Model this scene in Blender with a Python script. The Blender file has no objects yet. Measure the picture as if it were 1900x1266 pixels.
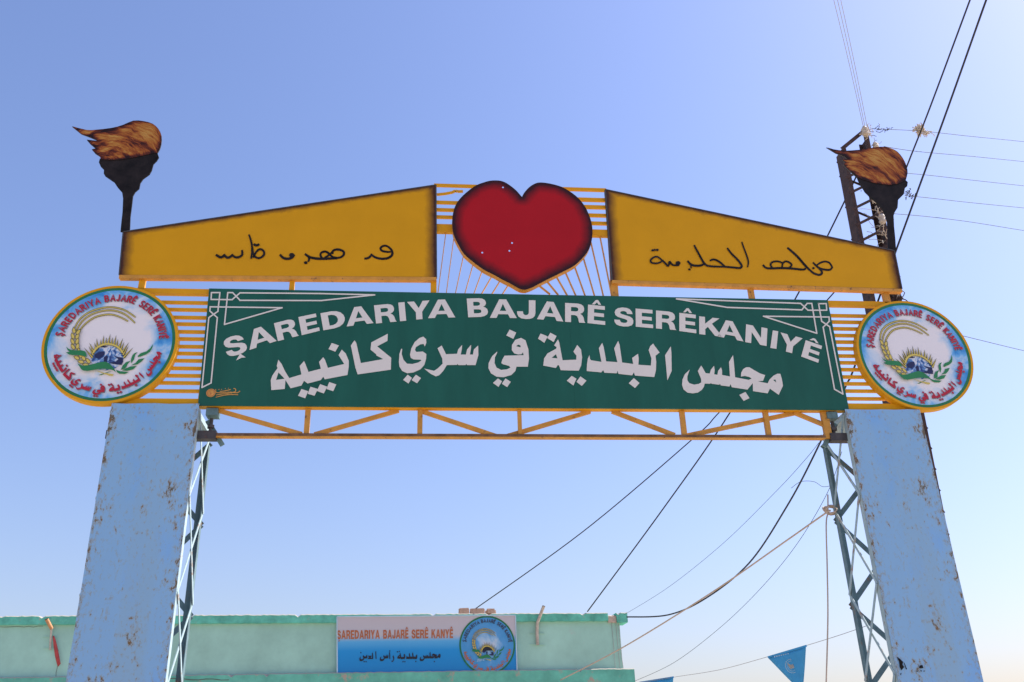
import bpy, bmesh, math, random
from mathutils import Vector, Matrix
from mathutils.geometry import tessellate_polygon, delaunay_2d_cdt
random.seed(7)
SC = bpy.context.scene
COL = SC.collection
rad = math.radians

# ------------------------------------------------------------------ camera
F, PITCH, YAW, ROLL = 1726.958, rad(25.461), rad(6.268), rad(-1.933)
CAM = Vector((-1.103, -8.401, 1.65))
fw = Vector((math.sin(YAW)*math.cos(PITCH), math.cos(YAW)*math.cos(PITCH), math.sin(PITCH)))
rt0 = Vector((math.cos(YAW), -math.sin(YAW), 0)); up0 = rt0.cross(fw)
rt = rt0*math.cos(ROLL)+up0*math.sin(ROLL); upv = -rt0*math.sin(ROLL)+up0*math.cos(ROLL)
cd = bpy.data.cameras.new('camera'); cam = bpy.data.objects.new('camera', cd); COL.objects.link(cam)
M = Matrix((rt, upv, -fw)).transposed().to_4x4(); M.translation = CAM; cam.matrix_world = M
cd.sensor_width = 36; cd.lens = F/1900*36; cd.clip_end = 4000; cd.clip_start = .05
SC.camera = cam

# ------------------------------------------------------------------ world, sun, exposure
SUN_AZ, SUN_EL = rad(80), rad(47)        # azimuth from +Y towards +X
w = bpy.data.worlds.new('World'); SC.world = w; w.use_nodes = True
nt = w.node_tree; nt.nodes.clear()
sky = nt.nodes.new('ShaderNodeTexSky'); sky.sky_type = 'NISHITA'; sky.sun_disc = False
sky.sun_elevation = SUN_EL; sky.sun_rotation = SUN_AZ; sky.altitude = 350
sky.air_density = 1.7; sky.dust_density = 2.3; sky.ozone_density = 6.0
bg = nt.nodes.new('ShaderNodeBackground'); bg.inputs[1].default_value = .11
wo = nt.nodes.new('ShaderNodeOutputWorld')
wb = nt.nodes.new('ShaderNodeMix'); wb.data_type = 'RGBA'; wb.blend_type = 'MULTIPLY'; wb.inputs['Factor'].default_value = 1
wb.inputs['B'].default_value = (1.03, .915, 1.07, 1)                    # the camera's white balance for the whole sky
nt.links.new(sky.outputs[0], wb.inputs['A']); nt.links.new(wb.outputs['Result'], bg.inputs[0]); nt.links.new(bg.outputs[0], wo.inputs[0])
sd = bpy.data.lights.new('sun', 'SUN'); sd.energy = 4.8; sd.angle = rad(.53); sd.color = (1, .95, .87)
so = bpy.data.objects.new('sun', sd); COL.objects.link(so)
sdir = Vector((math.sin(SUN_AZ)*math.cos(SUN_EL), math.cos(SUN_AZ)*math.cos(SUN_EL), math.sin(SUN_EL)))
so.rotation_euler = sdir.to_track_quat('Z', 'Y').to_euler(); so.location = (0, 0, 30)
vs = SC.view_settings; vs.view_transform = 'Standard'; vs.look = 'None'; vs.exposure = .77; vs.gamma = 1; vs.use_curve_mapping = False

# ------------------------------------------------------------------ survey: a sighting (x,y) of the photo met with the upright plane it lies on
def ray(u, v): return fw + rt*((u-950)/F) - upv*((v-633)/F)
def P(u, v, Y=0.0):
    d = ray(u, v); return CAM + d*((Y-CAM.y)/d.y)
FT = rad(3.5); FN = Vector((-math.sin(FT), math.cos(FT), 0)); FD = Vector((math.cos(FT), math.sin(FT), 0))
F0 = P(900, 1140, 8.0)
def B(u, v, off=0.0):                      # on the house front, off = metres in front of it
    d = ray(u, v); return CAM + d*(((F0-CAM).dot(FN)-off)/d.dot(FN))
def Z(ox, oy, k): return lambda pts: [(ox+p[0]*k, oy+p[1]*k) for p in pts]
K = .21086
Z2, Z3, Z4, Z5, Z6, Z7, Z8, Z1 = Z(60,500,K), Z(360,520,K), Z(700,520,K), Z(1000,520,K), Z(1300,520,K), Z(1500,520,K), Z(1500,200,K), Z(60,200,K)
ZH = Z(780,320,.21053); ZM = Z(1250,650,.12105); ZB = Z(110,600,.10526); ZG = Z(660,1150,.15789)

# ------------------------------------------------------------------ materials
def mat(name, col, rough=.55, metal=0, var=.12, scale=4., rust=0., rustcol=(.09,.045,.02), rscale=14., bump=.0, spec=.4, stretch=(1,1,1), cl=None):
    m = bpy.data.materials.new(name); m.use_nodes = True; n = m.node_tree.nodes; L = m.node_tree.links
    b = n['Principled BSDF']; b.inputs['Roughness'].default_value = rough; b.inputs['Metallic'].default_value = metal
    b.inputs['Specular IOR Level'].default_value = spec
    tc = n.new('ShaderNodeTexCoord'); mp = n.new('ShaderNodeMapping'); mp.inputs['Scale'].default_value = stretch
    L.new(tc.outputs['Object'], mp.inputs[0])
    ns = n.new('ShaderNodeTexNoise'); ns.inputs['Scale'].default_value = scale; ns.inputs['Detail'].default_value = 6; ns.inputs['Roughness'].default_value = .65
    L.new(mp.outputs[0], ns.inputs[0])
    r = n.new('ShaderNodeValToRGB'); e = r.color_ramp.elements
    lo = tuple(max(0, c*(1-var)) for c in col)+(1,); hi = tuple(min(1, c*(1+var)) for c in col)+(1,)
    e[0].position = .3; e[0].color = lo; e[1].position = .7; e[1].color = hi
    L.new(ns.outputs[0], r.inputs[0]); out = r.outputs[0]
    if rust > 0:
        n2 = n.new('ShaderNodeTexNoise'); n2.inputs['Scale'].default_value = rscale; n2.inputs['Detail'].default_value = 8; n2.inputs['Roughness'].default_value = .7
        L.new(mp.outputs[0], n2.inputs[0])
        r2 = n.new('ShaderNodeValToRGB'); r2.color_ramp.elements[0].position = .72-rust*.35; r2.color_ramp.elements[1].position = .80-rust*.35
        L.new(n2.outputs[0], r2.inputs[0])
        mx = n.new('ShaderNodeMix'); mx.data_type = 'RGBA'; L.new(r2.outputs[0], mx.inputs['Factor']); L.new(out, mx.inputs['A']); mx.inputs['B'].default_value = (*rustcol, 1)
        out = mx.outputs['Result']
    L.new(out, b.inputs['Base Color'])
    if bump:
        bp = n.new('ShaderNodeBump'); bp.inputs['Strength'].default_value = bump; bp.inputs['Distance'].default_value = .01
        L.new(ns.outputs[0], bp.inputs['Height']); L.new(bp.outputs[0], b.inputs['Normal'])
    return m
YELLOW = (.65,.315,.010)
MT = dict(
 yellow=mat('yellow_paint', YELLOW, .5, var=.10, scale=2.5, rust=.05, rscale=9, spec=.15),
 yellow_rust=mat('yellow_paint_weathered', (.54,.26,.04), .6, var=.2, scale=6, rust=.35, rscale=16, rustcol=(.13,.06,.03)),
 rail=mat('rust_brown_rail', (.15,.075,.036), .7, var=.5, scale=9, rust=.3, rustcol=(.2,.14,.09)),
 green=mat('green_sheet', (.0125,.098,.072), .45, var=.16, scale=1.6, spec=.2, stretch=(1.6,1,.35), rust=.07, rustcol=(.03,.13,.10), rscale=7),
 white=mat('white_vinyl', (.67,.645,.61), .5, var=.03, scale=3),
 black=mat('black_paint', (.014,.011,.011), .6, var=.8, scale=5, spec=.15),
 steel=mat('dark_steel', (.055,.05,.052), .6, var=.4, scale=12, rust=.3, rustcol=(.1,.045,.03)),
 bluebar=mat('pale_blue_bar', (.34,.45,.48), .55, var=.2, scale=8, rust=.46, rustcol=(.30,.22,.17), rscale=8),
 polebrown=mat('rusty_pole', (.06,.032,.026), .75, var=.45, scale=10, rust=.25, rustcol=(.12,.055,.035)),
 shaded_backsteel=mat('shaded_rusty_teal_steel', (.12,.19,.21), .6, var=.25, scale=9, rust=.4, rustcol=(.20,.13,.09), rscale=7),  # rusty lattice steel, colour darkened to paint in shade on back legs and braces
 tealdark=mat('dull_teal_steel', (.10,.18,.20), .6, var=.3, scale=12, rust=.3, rustcol=(.12,.06,.04)),
 cable=mat('black_cable', (.025,.025,.03), .6),
 wire=mat('grey_wire', (.05,.05,.055), .6, spec=.1),
 wirewhite=mat('pale_wire', (.34,.33,.32), .6, spec=.1),
 rope=mat('tan_rope', (.50,.40,.32), .8, scale=30),
 insul=mat('pale_insulator', (.55,.47,.38), .5, var=.3, scale=20),
 wall=mat('teal_render', (.35,.60,.51), .9, var=.15, scale=1.4, rust=.24, rustcol=(.42,.56,.50), rscale=3.2, bump=.25, spec=.1),
 coping=mat('green_coping', (.13,.48,.37), .9, var=.3, scale=5, rust=.30, rustcol=(.42,.38,.30), rscale=11, bump=.25, spec=.1),
 ledge=mat('worn_green_ledge', (.13,.45,.35), .85, var=.25, scale=3, rust=.42, rustcol=(.40,.33,.27), rscale=4.5, bump=.4),
 crumb=mat('bare_plaster', (.48,.38,.31), .9, var=.25, scale=9, bump=.6),
 brick=mat('tan_brick', (.50,.34,.25), .9, var=.2, scale=14, bump=.6),
 crack=mat('crack_dark', (.10,.09,.08), .95),
 pipe=mat('pale_pipe', (.50,.44,.37), .6, var=.3, scale=15, rust=.3, rustcol=(.2,.11,.06)),
 orangepipe=mat('orange_pipe', (.50,.25,.12), .6, var=.2, scale=15),
 redcloth=mat('red_cloth', (.42,.06,.06), .8, var=.3, scale=10),
 pennant=mat('blue_pennant', (.04,.30,.62), .7, var=.1, scale=8),
 ground=mat('dusty_ground', (.44,.36,.27), .95, var=.2, scale=.6, bump=.4),
 ringgreen=mat('emblem_green', (.015,.16,.06), .45),
 leaf=mat('print_green', (.02,.20,.07), .5),
 red=mat('print_red', (.42,.012,.035), .5),
 ringshadow=mat('print_grey_shadow', (.20,.20,.27), .5),
 shadowink=mat('print_dark', (.05,.05,.08), .5),
 gold=mat('print_yellow', (.62,.50,.11), .5),
 olive=mat('print_olive', (.12,.11,.03), .5),
 navy=mat('print_navy', (.015,.02,.08), .5),
 goldink=mat('gold_ink', (.55,.27,.06), .5, var=.3, scale=30),
 signorange=mat('print_orange_brown', (.44,.14,.055), .5),
 signblack=mat('print_black', (.012,.016,.03), .5),
 pale=mat('print_pale_blue', (.45,.62,.72), .5),
)
def dusty_top(m, col):
    n = m.node_tree.nodes; L = m.node_tree.links; b = n['Principled BSDF']; src = b.inputs['Base Color'].links[0].from_socket
    ge = n.new('ShaderNodeNewGeometry'); sx = n.new('ShaderNodeSeparateXYZ'); L.new(ge.outputs['True Normal'], sx.inputs[0])
    rp_ = n.new('ShaderNodeValToRGB'); rp_.color_ramp.elements[0].position = .25; rp_.color_ramp.elements[1].position = .6; L.new(sx.outputs[2], rp_.inputs[0])
    mx = n.new('ShaderNodeMix'); mx.data_type = 'RGBA'; L.new(rp_.outputs[0], mx.inputs['Factor']); L.new(src, mx.inputs['A']); mx.inputs['B'].default_value = (*col, 1); L.new(mx.outputs['Result'], b.inputs['Base Color'])
for k_ in ('coping', 'ledge'): dusty_top(MT[k_], (.40,.37,.31))           # dust and bare plaster lie on their tops
def node_mat(name, rough=.5, spec=.4):
    m = bpy.data.materials.new(name); m.use_nodes = True; n = m.node_tree.nodes; L = m.node_tree.links
    b = n['Principled BSDF']; b.inputs['Roughness'].default_value = rough; b.inputs['Specular IOR Level'].default_value = spec
    tc = n.new('ShaderNodeTexCoord'); return m, n, L, b, tc
def noise(n, L, src, scale, detail=5, rough=.6, dist=0):
    x = n.new('ShaderNodeTexNoise'); x.inputs['Scale'].default_value = scale; x.inputs['Detail'].default_value = detail; x.inputs['Roughness'].default_value = rough; x.inputs['Distortion'].default_value = dist
    L.new(src, x.inputs[0]); return x.outputs[0]
def ramp(n, L, src, stops):
    r = n.new('ShaderNodeValToRGB'); e = r.color_ramp.elements
    while len(e) < len(stops): e.new(.5)
    for i, (p, c) in enumerate(stops): e[i].position = p; e[i].color = (*c, 1) if len(c) == 3 else c
    L.new(src, r.inputs[0]); return r.outputs[0]
def mix(n, L, f, a, b):
    x = n.new('ShaderNodeMix'); x.data_type = 'RGBA'
    for s, k in ((f, 'Factor'), (a, 'A'), (b, 'B')):
        if hasattr(s, 'links'): L.new(s, x.inputs[k])
        else: x.inputs[k].default_value = s if k == 'Factor' else (*s, 1)
    return x.outputs['Result']
def mth(n, L, op, a, b=0., clamp=False):
    x = n.new('ShaderNodeMath'); x.operation = op; x.use_clamp = clamp
    for i, s in enumerate((a, b)):
        if hasattr(s, 'links'): L.new(s, x.inputs[i])
        else: x.inputs[i].default_value = s
    return x.outputs[0]
W3 = (1,1,1); K3 = (0,0,0)
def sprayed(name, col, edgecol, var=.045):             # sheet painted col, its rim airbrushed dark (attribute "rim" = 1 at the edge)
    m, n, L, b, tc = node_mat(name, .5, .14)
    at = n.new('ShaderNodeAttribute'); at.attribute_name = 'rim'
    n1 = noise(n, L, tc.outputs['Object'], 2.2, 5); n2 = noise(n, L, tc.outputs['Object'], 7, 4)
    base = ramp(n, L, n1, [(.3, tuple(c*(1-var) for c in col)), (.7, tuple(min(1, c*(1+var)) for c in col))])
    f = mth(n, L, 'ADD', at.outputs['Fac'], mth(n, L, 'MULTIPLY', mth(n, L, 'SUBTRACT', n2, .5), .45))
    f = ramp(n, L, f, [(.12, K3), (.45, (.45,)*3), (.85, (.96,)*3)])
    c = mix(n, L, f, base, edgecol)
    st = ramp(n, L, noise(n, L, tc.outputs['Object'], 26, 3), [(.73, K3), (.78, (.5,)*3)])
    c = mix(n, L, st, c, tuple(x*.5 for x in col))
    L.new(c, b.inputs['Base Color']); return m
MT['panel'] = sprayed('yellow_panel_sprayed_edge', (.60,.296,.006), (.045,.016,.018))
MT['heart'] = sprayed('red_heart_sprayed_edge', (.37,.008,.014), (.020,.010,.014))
FC = P(182, 322)-P(228, 432)
def flame_mat():                                        # hair-like brush strokes sweeping round from the tip and down into the cup
    m, n, L, b, tc = node_mat('painted_flame', .55, .15)
    sx = n.new('ShaderNodeSeparateXYZ'); L.new(tc.outputs['Object'], sx.inputs[0])
    wv = noise(n, L, tc.outputs['Object'], 5, 2)
    dx = mth(n, L, 'SUBTRACT', sx.outputs[0], FC.x); dz = mth(n, L, 'SUBTRACT', sx.outputs[2], FC.z)
    rr = mth(n, L, 'SQRT', mth(n, L, 'ADD', mth(n, L, 'MULTIPLY', dx, dx), mth(n, L, 'MULTIPLY', dz, dz)))
    rr = mth(n, L, 'ADD', rr, mth(n, L, 'MULTIPLY', wv, .12)); th = mth(n, L, 'ARCTAN2', dz, dx)
    def streak(fr, ft, det):
        cb = n.new('ShaderNodeCombineXYZ'); L.new(mth(n, L, 'MULTIPLY', rr, fr), cb.inputs[0]); L.new(mth(n, L, 'MULTIPLY', th, ft), cb.inputs[1]); return noise(n, L, cb.outputs[0], 1, det, .6)
    big = streak(13, 1.6, 2); fine = streak(75, 5.5, 3)
    v = mth(n, L, 'ADD', mth(n, L, 'MULTIPLY', big, .70), mth(n, L, 'MULTIPLY', fine, .34))
    at = n.new('ShaderNodeAttribute'); at.attribute_name = 'rim'
    v = mth(n, L, 'SUBTRACT', v, mth(n, L, 'MULTIPLY', at.outputs['Fac'], .16))
    c = ramp(n, L, v, [(.36, (.020,.008,.009)), (.44, (.11,.024,.012)), (.51, (.28,.075,.018)), (.58, (.38,.15,.030)), (.66, (.46,.24,.06))])
    L.new(c, b.inputs['Base Color']); return m
MT['flame'] = flame_mat()
def pillar_mat():
    m, n, L, b, tc = node_mat('pale_blue_rust_spotted', .5)
    o = tc.outputs['Object']; sx = n.new('ShaderNodeSeparateXYZ'); L.new(o, sx.inputs[0]); x, z = sx.outputs[0], sx.outputs[2]
    mp = n.new('ShaderNodeMapping'); L.new(o, mp.inputs[0]); mp.inputs['Scale'].default_value = (1, 1, .45); mp.inputs['Rotation'].default_value = (0, rad(14), 0)
    c = ramp(n, L, noise(n, L, mp.outputs[0], 1.7, 5), [(.36, (.17,.40,.76)), (.47, (.22,.42,.66)), (.6, (.225,.425,.66)), (.72, (.18,.41,.78))])
    n3 = noise(n, L, o, 4, 3)
    def band(v, lo, hi, soft=.02):
        a = n.new('ShaderNodeMapRange'); a.interpolation_type = 'SMOOTHSTEP'; L.new(v, a.inputs[0]); a.inputs[1].default_value = lo-soft; a.inputs[2].default_value = lo+soft
        c2 = n.new('ShaderNodeMapRange'); c2.interpolation_type = 'SMOOTHSTEP'; L.new(v, c2.inputs[0]); c2.inputs[1].default_value = hi+soft; c2.inputs[2].default_value = hi-soft
        return mth(n, L, 'MULTIPLY', a.outputs[0], c2.outputs[0])
    wob = mth(n, L, 'MULTIPLY', mth(n, L, 'SUBTRACT', n3, .5), .10)
    xw = mth(n, L, 'ADD', x, wob)
    column = band(xw, -.05, .20, .035)                                   # where old posters were scraped off
    low = n.new('ShaderNodeMapRange'); L.new(z, low.inputs[0]); low.inputs[1].default_value = 5.0; low.inputs[2].default_value = 2.8
    ghost = mth(n, L, 'MULTIPLY', column, mth(n, L, 'MULTIPLY', low.outputs[0], .5))
    c = mix(n, L, ghost, c, (.25,.40,.52))
    vst = n.new('ShaderNodeMapping'); L.new(o, vst.inputs[0]); vst.inputs['Scale'].default_value = (1, 1, .55)
    # rust: clustered specks, denser down the edges and in the scraped column, in short level rows
    edge = ramp(n, L, mth(n, L, 'ABSOLUTE', x), [(.30, K3), (.385, W3)])
    zz = n.new('ShaderNodeMapping'); L.new(o, zz.inputs[0]); zz.inputs['Scale'].default_value = (.8, 1, 5.5)
    rows = ramp(n, L, noise(n, L, zz.outputs[0], 1.15, 2), [(.55, K3), (.68, W3)])
    clus = ramp(n, L, noise(n, L, vst.outputs[0], 5.5, 4), [(.52, K3), (.72, W3)])
    dens = mth(n, L, 'ADD', mth(n, L, 'MULTIPLY', edge, .10), mth(n, L, 'MULTIPLY', clus, .165))
    dens = mth(n, L, 'ADD', dens, mth(n, L, 'MULTIPLY', mth(n, L, 'MULTIPLY', column, rows), mth(n, L, 'MULTIPLY', low.outputs[0], .16)))
    sp = mth(n, L, 'ADD', noise(n, L, vst.outputs[0], 30, 6, .74), dens)
    spots = ramp(n, L, sp, [(.66, K3), (.70, W3)])
    halo = ramp(n, L, sp, [(.55, K3), (.68, (.8,)*3)])
    c = mix(n, L, halo, c, (.29,.29,.235))
    c = mix(n, L, spots, c, ramp(n, L, noise(n, L, o, 9, 3), [(.4, (.10,.085,.055)), (.6, (.17,.10,.04))]))
    L.new(c, b.inputs['Base Color'])
    bp = n.new('ShaderNodeBump'); bp.inputs['Strength'].default_value = .12; bp.inputs['Distance'].default_value = .02
    L.new(noise(n, L, mp.outputs[0], 2.2, 2), bp.inputs['Height']); L.new(bp.outputs[0], b.inputs['Normal']); return m
MT['pillar'] = pillar_mat()
def cloud_mat(name, bias, cols):
    m, n, L, b, tc = node_mat(name, .42)
    o = tc.outputs['Object']; ln = n.new('ShaderNodeVectorMath'); ln.operation = 'LENGTH'; L.new(o, ln.inputs[0])
    v = mth(n, L, 'ADD', mth(n, L, 'MULTIPLY', ln.outputs['Value'], .95), mth(n, L, 'MULTIPLY', noise(n, L, o, 3.6, 5, .6, .6), .75))
    L.new(ramp(n, L, mth(n, L, 'ADD', v, bias), cols), b.inputs['Base Color']); return m
MT['clouds'] = cloud_mat('emblem_cloud_print', .0, [(.72, (.76,.74,.77)), (.80, (.56,.66,.78)), (.90, (.16,.44,.78)), (1.0, (.03,.24,.62))])
MT['clouds_blue'] = cloud_mat('small_emblem_cloud_print', .06, [(.40, (.60,.62,.70)), (.52, (.35,.55,.74)), (.64, (.10,.34,.66)), (.8, (.06,.30,.62))])
def globe_mat():
    m, n, L, b, tc = node_mat('globe_print', .45)
    c = ramp(n, L, noise(n, L, tc.outputs['Object'], 13, 5, .6, 1.0), [(.38, (.02,.05,.2)), (.47, (.12,.28,.58)), (.53, (.55,.62,.74)), (.62, (.66,.68,.74)), (.7, (.2,.4,.66))])
    L.new(c, b.inputs['Base Color']); return m
MT['globe'] = globe_mat()
def sign_print():
    m, n, L, b, tc = node_mat('building_sign_print', .45)
    sx = n.new('ShaderNodeSeparateXYZ'); L.new(tc.outputs['Generated'], sx.inputs[0])
    c = ramp(n, L, mth(n, L, 'ADD', sx.outputs[2], mth(n, L, 'MULTIPLY', noise(n, L, tc.outputs['Object'], 1.5, 3), .03)), [(.0, (.004,.20,.52)), (.45, (.01,.28,.66)), (.60, (.10,.42,.74)), (.70, (.50,.50,.55)), (1., (.54,.50,.53))])
    L.new(c, b.inputs['Base Color']); return m
MT['signprint'] = sign_print()

# ------------------------------------------------------------------ object helpers
def tag(o, label=None, cat=None, group=None, kind=None):
    if label: o['label'] = label
    if cat: o['category'] = cat
    if group: o['group'] = group
    if kind: o['kind'] = kind
    return o
def thing(name, loc, label, cat, group=None):
    o = bpy.data.objects.new(name, None); COL.objects.link(o); o.location = loc; o.empty_display_size = .2
    return tag(o, label, cat, group)
def wloc(o):
    v = Vector((0,0,0))
    while o is not None: v = v+o.location; o = o.parent
    return v
class MB:
    def __init__(s): s.v = []; s.f = []; s.rim = {}
    def add(s, vs, fs):
        k = len(s.v); s.v += [Vector(p) for p in vs]; s.f += [tuple(i+k for i in f) for f in fs]; return k
    def box(s, a, b):
        x0,y0,z0 = a; x1,y1,z1 = b
        s.add([(x0,y0,z0),(x1,y0,z0),(x1,y1,z0),(x0,y1,z0),(x0,y0,z1),(x1,y0,z1),(x1,y1,z1),(x0,y1,z1)], [(0,3,2,1),(4,5,6,7),(0,1,5,4),(1,2,6,5),(2,3,7,6),(3,0,4,7)]); return s
    def beam(s, p, q, wd, th, nrm=(0,1,0)):        # bar p-q, th thick along nrm, wd wide across it
        p = Vector(p); q = Vector(q); d = (q-p).normalized(); nv = Vector(nrm); nv = (nv-d*nv.dot(d)).normalized(); sd_ = d.cross(nv)
        vs = []
        for e in (p, q):
            for a, c in ((-1,-1),(1,-1),(1,1),(-1,1)): vs.append(e+sd_*(a*wd/2)+nv*(c*th/2))
        s.add(vs, [(3,2,1,0),(4,5,6,7),(0,1,5,4),(1,2,6,5),(2,3,7,6),(3,0,4,7)]); return s
    def tube(s, pts, r, n=6, cap=True):
        pts = [Vector(p) for p in pts]; k = len(s.v); N = len(pts); u = None
        for i, p in enumerate(pts):
            d = (pts[min(i+1,N-1)]-pts[max(i-1,0)]).normalized()
            if u is None: u = d.orthogonal().normalized()
            u = (u-d*u.dot(d)).normalized(); x = d.cross(u); rr = r[i] if isinstance(r, (list,tuple)) else r
            s.v += [p+(u*math.cos(2*math.pi*j/n)+x*math.sin(2*math.pi*j/n))*rr for j in range(n)]
        for i in range(N-1):
            for j in range(n): s.f.append((k+i*n+j, k+i*n+(j+1)%n, k+(i+1)*n+(j+1)%n, k+(i+1)*n+j))
        if cap: s.f.append(tuple(k+j for j in range(n))[::-1]); s.f.append(tuple(k+(N-1)*n+j for j in range(n)))
        return s
    def flat(s, loops3):                              # flat print: filled outline (first loop) with holes
        allv = [Vector(p) for lp in loops3 for p in lp]
        c = sum(allv, Vector())/len(allv)
        e = tessellate_polygon([[Vector((p.x, p.z, 0)) for p in map(Vector, lp)] for lp in loops3])
        fs = []
        for t in e:
            a, b_, c_ = (allv[i] for i in t)
            if ((b_-a).cross(c_-a)).y > 0: t = (t[0], t[2], t[1])
            fs.append(tuple(t))
        s.add(allv, fs); return s
    def slab(s, loops3, dv):                          # outline with holes, given thickness dv
        dv = Vector(dv); s.flat(loops3)
        allv = [Vector(p)+dv for lp in loops3 for p in lp]; nf = len(s.f)
        e = tessellate_polygon([[Vector((p.x, p.z, 0)) for p in map(Vector, lp)] for lp in loops3]); fs = []
        for t in e:
            a, b_, c_ = (allv[i] for i in t)
            if ((b_-a).cross(c_-a)).y < 0: t = (t[0], t[2], t[1])
            fs.append(tuple(t))
        s.add(allv, fs)
        for lp in loops3: s.skirt(lp, dv)
        return s
    def skirt(s, lp, dv):
        lp = [Vector(p) for p in lp]; n = len(lp); dv = Vector(dv)
        ar = sum(lp[i].x*lp[(i+1)%n].z-lp[(i+1)%n].x*lp[i].z for i in range(n))
        k = len(s.v); s.v += lp+[p+dv for p in lp]
        for i in range(n):
            j = (i+1)%n; q = (k+i, k+n+i, k+n+j, k+j)
            s.f.append(q if ar > 0 else q[::-1])
        return s
    def build(s, name, m, parent=None, label=None, smooth=False, rim=None):
        off = wloc(parent) if parent else Vector((0,0,0))
        me = bpy.data.meshes.new(name); me.from_pydata([v-off for v in s.v], [], s.f)
        me.materials.append(MT[m] if isinstance(m, str) else m)
        if rim: 
            a = me.attributes.new('rim', 'FLOAT', 'POINT')
            for i, v in enumerate(s.v): a.data[i].value = rim(v)
        if smooth:
            for p in me.polygons: p.use_smooth = True
        me.update()
        o = bpy.data.objects.new(name, me); COL.objects.link(o)
        if parent: o.parent = parent
        if label: o['label'] = label
        return o
def rimsheet(loops3, step, Y):                        # dense sheet (for sprayed rims); faces -Y
    vs = []; ed = []; 
    for lp in loops3:
        k = len(vs); vs += [(p[0], p[2]) for p in lp]; ed += [(k+i, k+(i+1)%len(lp)) for i in range(len(lp))]
    lp = [(p[0], p[2]) for p in loops3[0]]
    x0, x1 = min(p[0] for p in lp), max(p[0] for p in lp); z0, z1 = min(p[1] for p in lp), max(p[1] for p in lp)
    x = x0
    while x < x1:
        z = z0
        while z < z1:
            if not any(math.hypot(x-h[0][0], z-h[0][2]) < step*.9 for h in loops3[1:]): vs.append((x+random.uniform(-.2,.2)*step, z+random.uniform(-.2,.2)*step))
            z += step
        x += step
    ov, oe, of, *_ = delaunay_2d_cdt([Vector(v) for v in vs], ed, [], 1, 1e-5)
    mb = MB(); V3 = [Vector((v[0], Y, v[1])) for v in ov]; fs = []
    hc = [(sum(p[0] for p in h)/len(h), sum(p[2] for p in h)/len(h), math.hypot(h[0][0]-h[1][0], h[0][2]-h[1][2])*1.25) for h in loops3[1:]]
    for t in of:
        a, b_, c_ = (V3[i] for i in t[:3]); g_ = (a+b_+c_)/3
        if any(math.hypot(g_.x-x, g_.z-z) < q for x, z, q in hc): continue
        fs.append(tuple(t) if ((b_-a).cross(c_-a)).y < 0 else tuple(t)[::-1])
    mb.add(V3, fs); return mb
def segdist(p, a, b):
    ax, az = a; bx, bz = b; dx, dz = bx-ax, bz-az; t = ((p[0]-ax)*dx+(p[1]-az)*dz)/(dx*dx+dz*dz+1e-12); t = max(0, min(1, t))
    return math.hypot(p[0]-ax-dx*t, p[1]-az-dz*t)
def catmull(pts, n=6):
    out = []; N = len(pts)
    for i in range(N-1):
        p0, p1, p2, p3 = (Vector(pts[max(0,i-1)]), Vector(pts[i]), Vector(pts[i+1]), Vector(pts[min(N-1,i+2)]))
        for j in range(n):
            t = j/n; out.append(.5*(2*p1+(p2-p0)*t+(2*p0-5*p1+4*p2-p3)*t*t+(3*p1-p0-3*p2+p3)*t**3))
    out.append(Vector(pts[-1])); return out
def smooth2(pts, n=4): return [(v.x, v.y) for v in catmull([(p[0], p[1], 0) for p in pts], n)]
def ribbon_px(mb, pts, wd, conv, Y0, taper=True, sm=3):   # brush stroke along pts (sighted), wd wide (same unit)
    if sm: pts = smooth2(pts, sm)
    N = len(pts); L_ = []; R_ = []
    for i in range(N):
        a = pts[max(0,i-1)]; b_ = pts[min(N-1,i+1)]; dx, dy = b_[0]-a[0], b_[1]-a[1]; l = math.hypot(dx, dy) or 1
        w_ = wd/2*(1 if not taper else (.68+.32*math.sin(math.pi*min(1, max(0, (i+.8)/(N+.6))))**.5))
        L_.append((pts[i][0]-dy/l*w_, pts[i][1]+dx/l*w_)); R_.append((pts[i][0]+dy/l*w_, pts[i][1]-dx/l*w_))
    vs = [conv(*p, Y0) for p in L_]+[conv(*p, Y0) for p in R_]; k = len(mb.v); mb.v += vs
    for i in range(N-1):
        q = (k+i, k+i+1, k+N+i+1, k+N+i); a, b_, c_ = mb.v[q[0]], mb.v[q[1]], mb.v[q[2]]
        mb.f.append(q if ((b_-a).cross(c_-a)).dot(a-CAM) < 0 else q[::-1])

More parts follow.
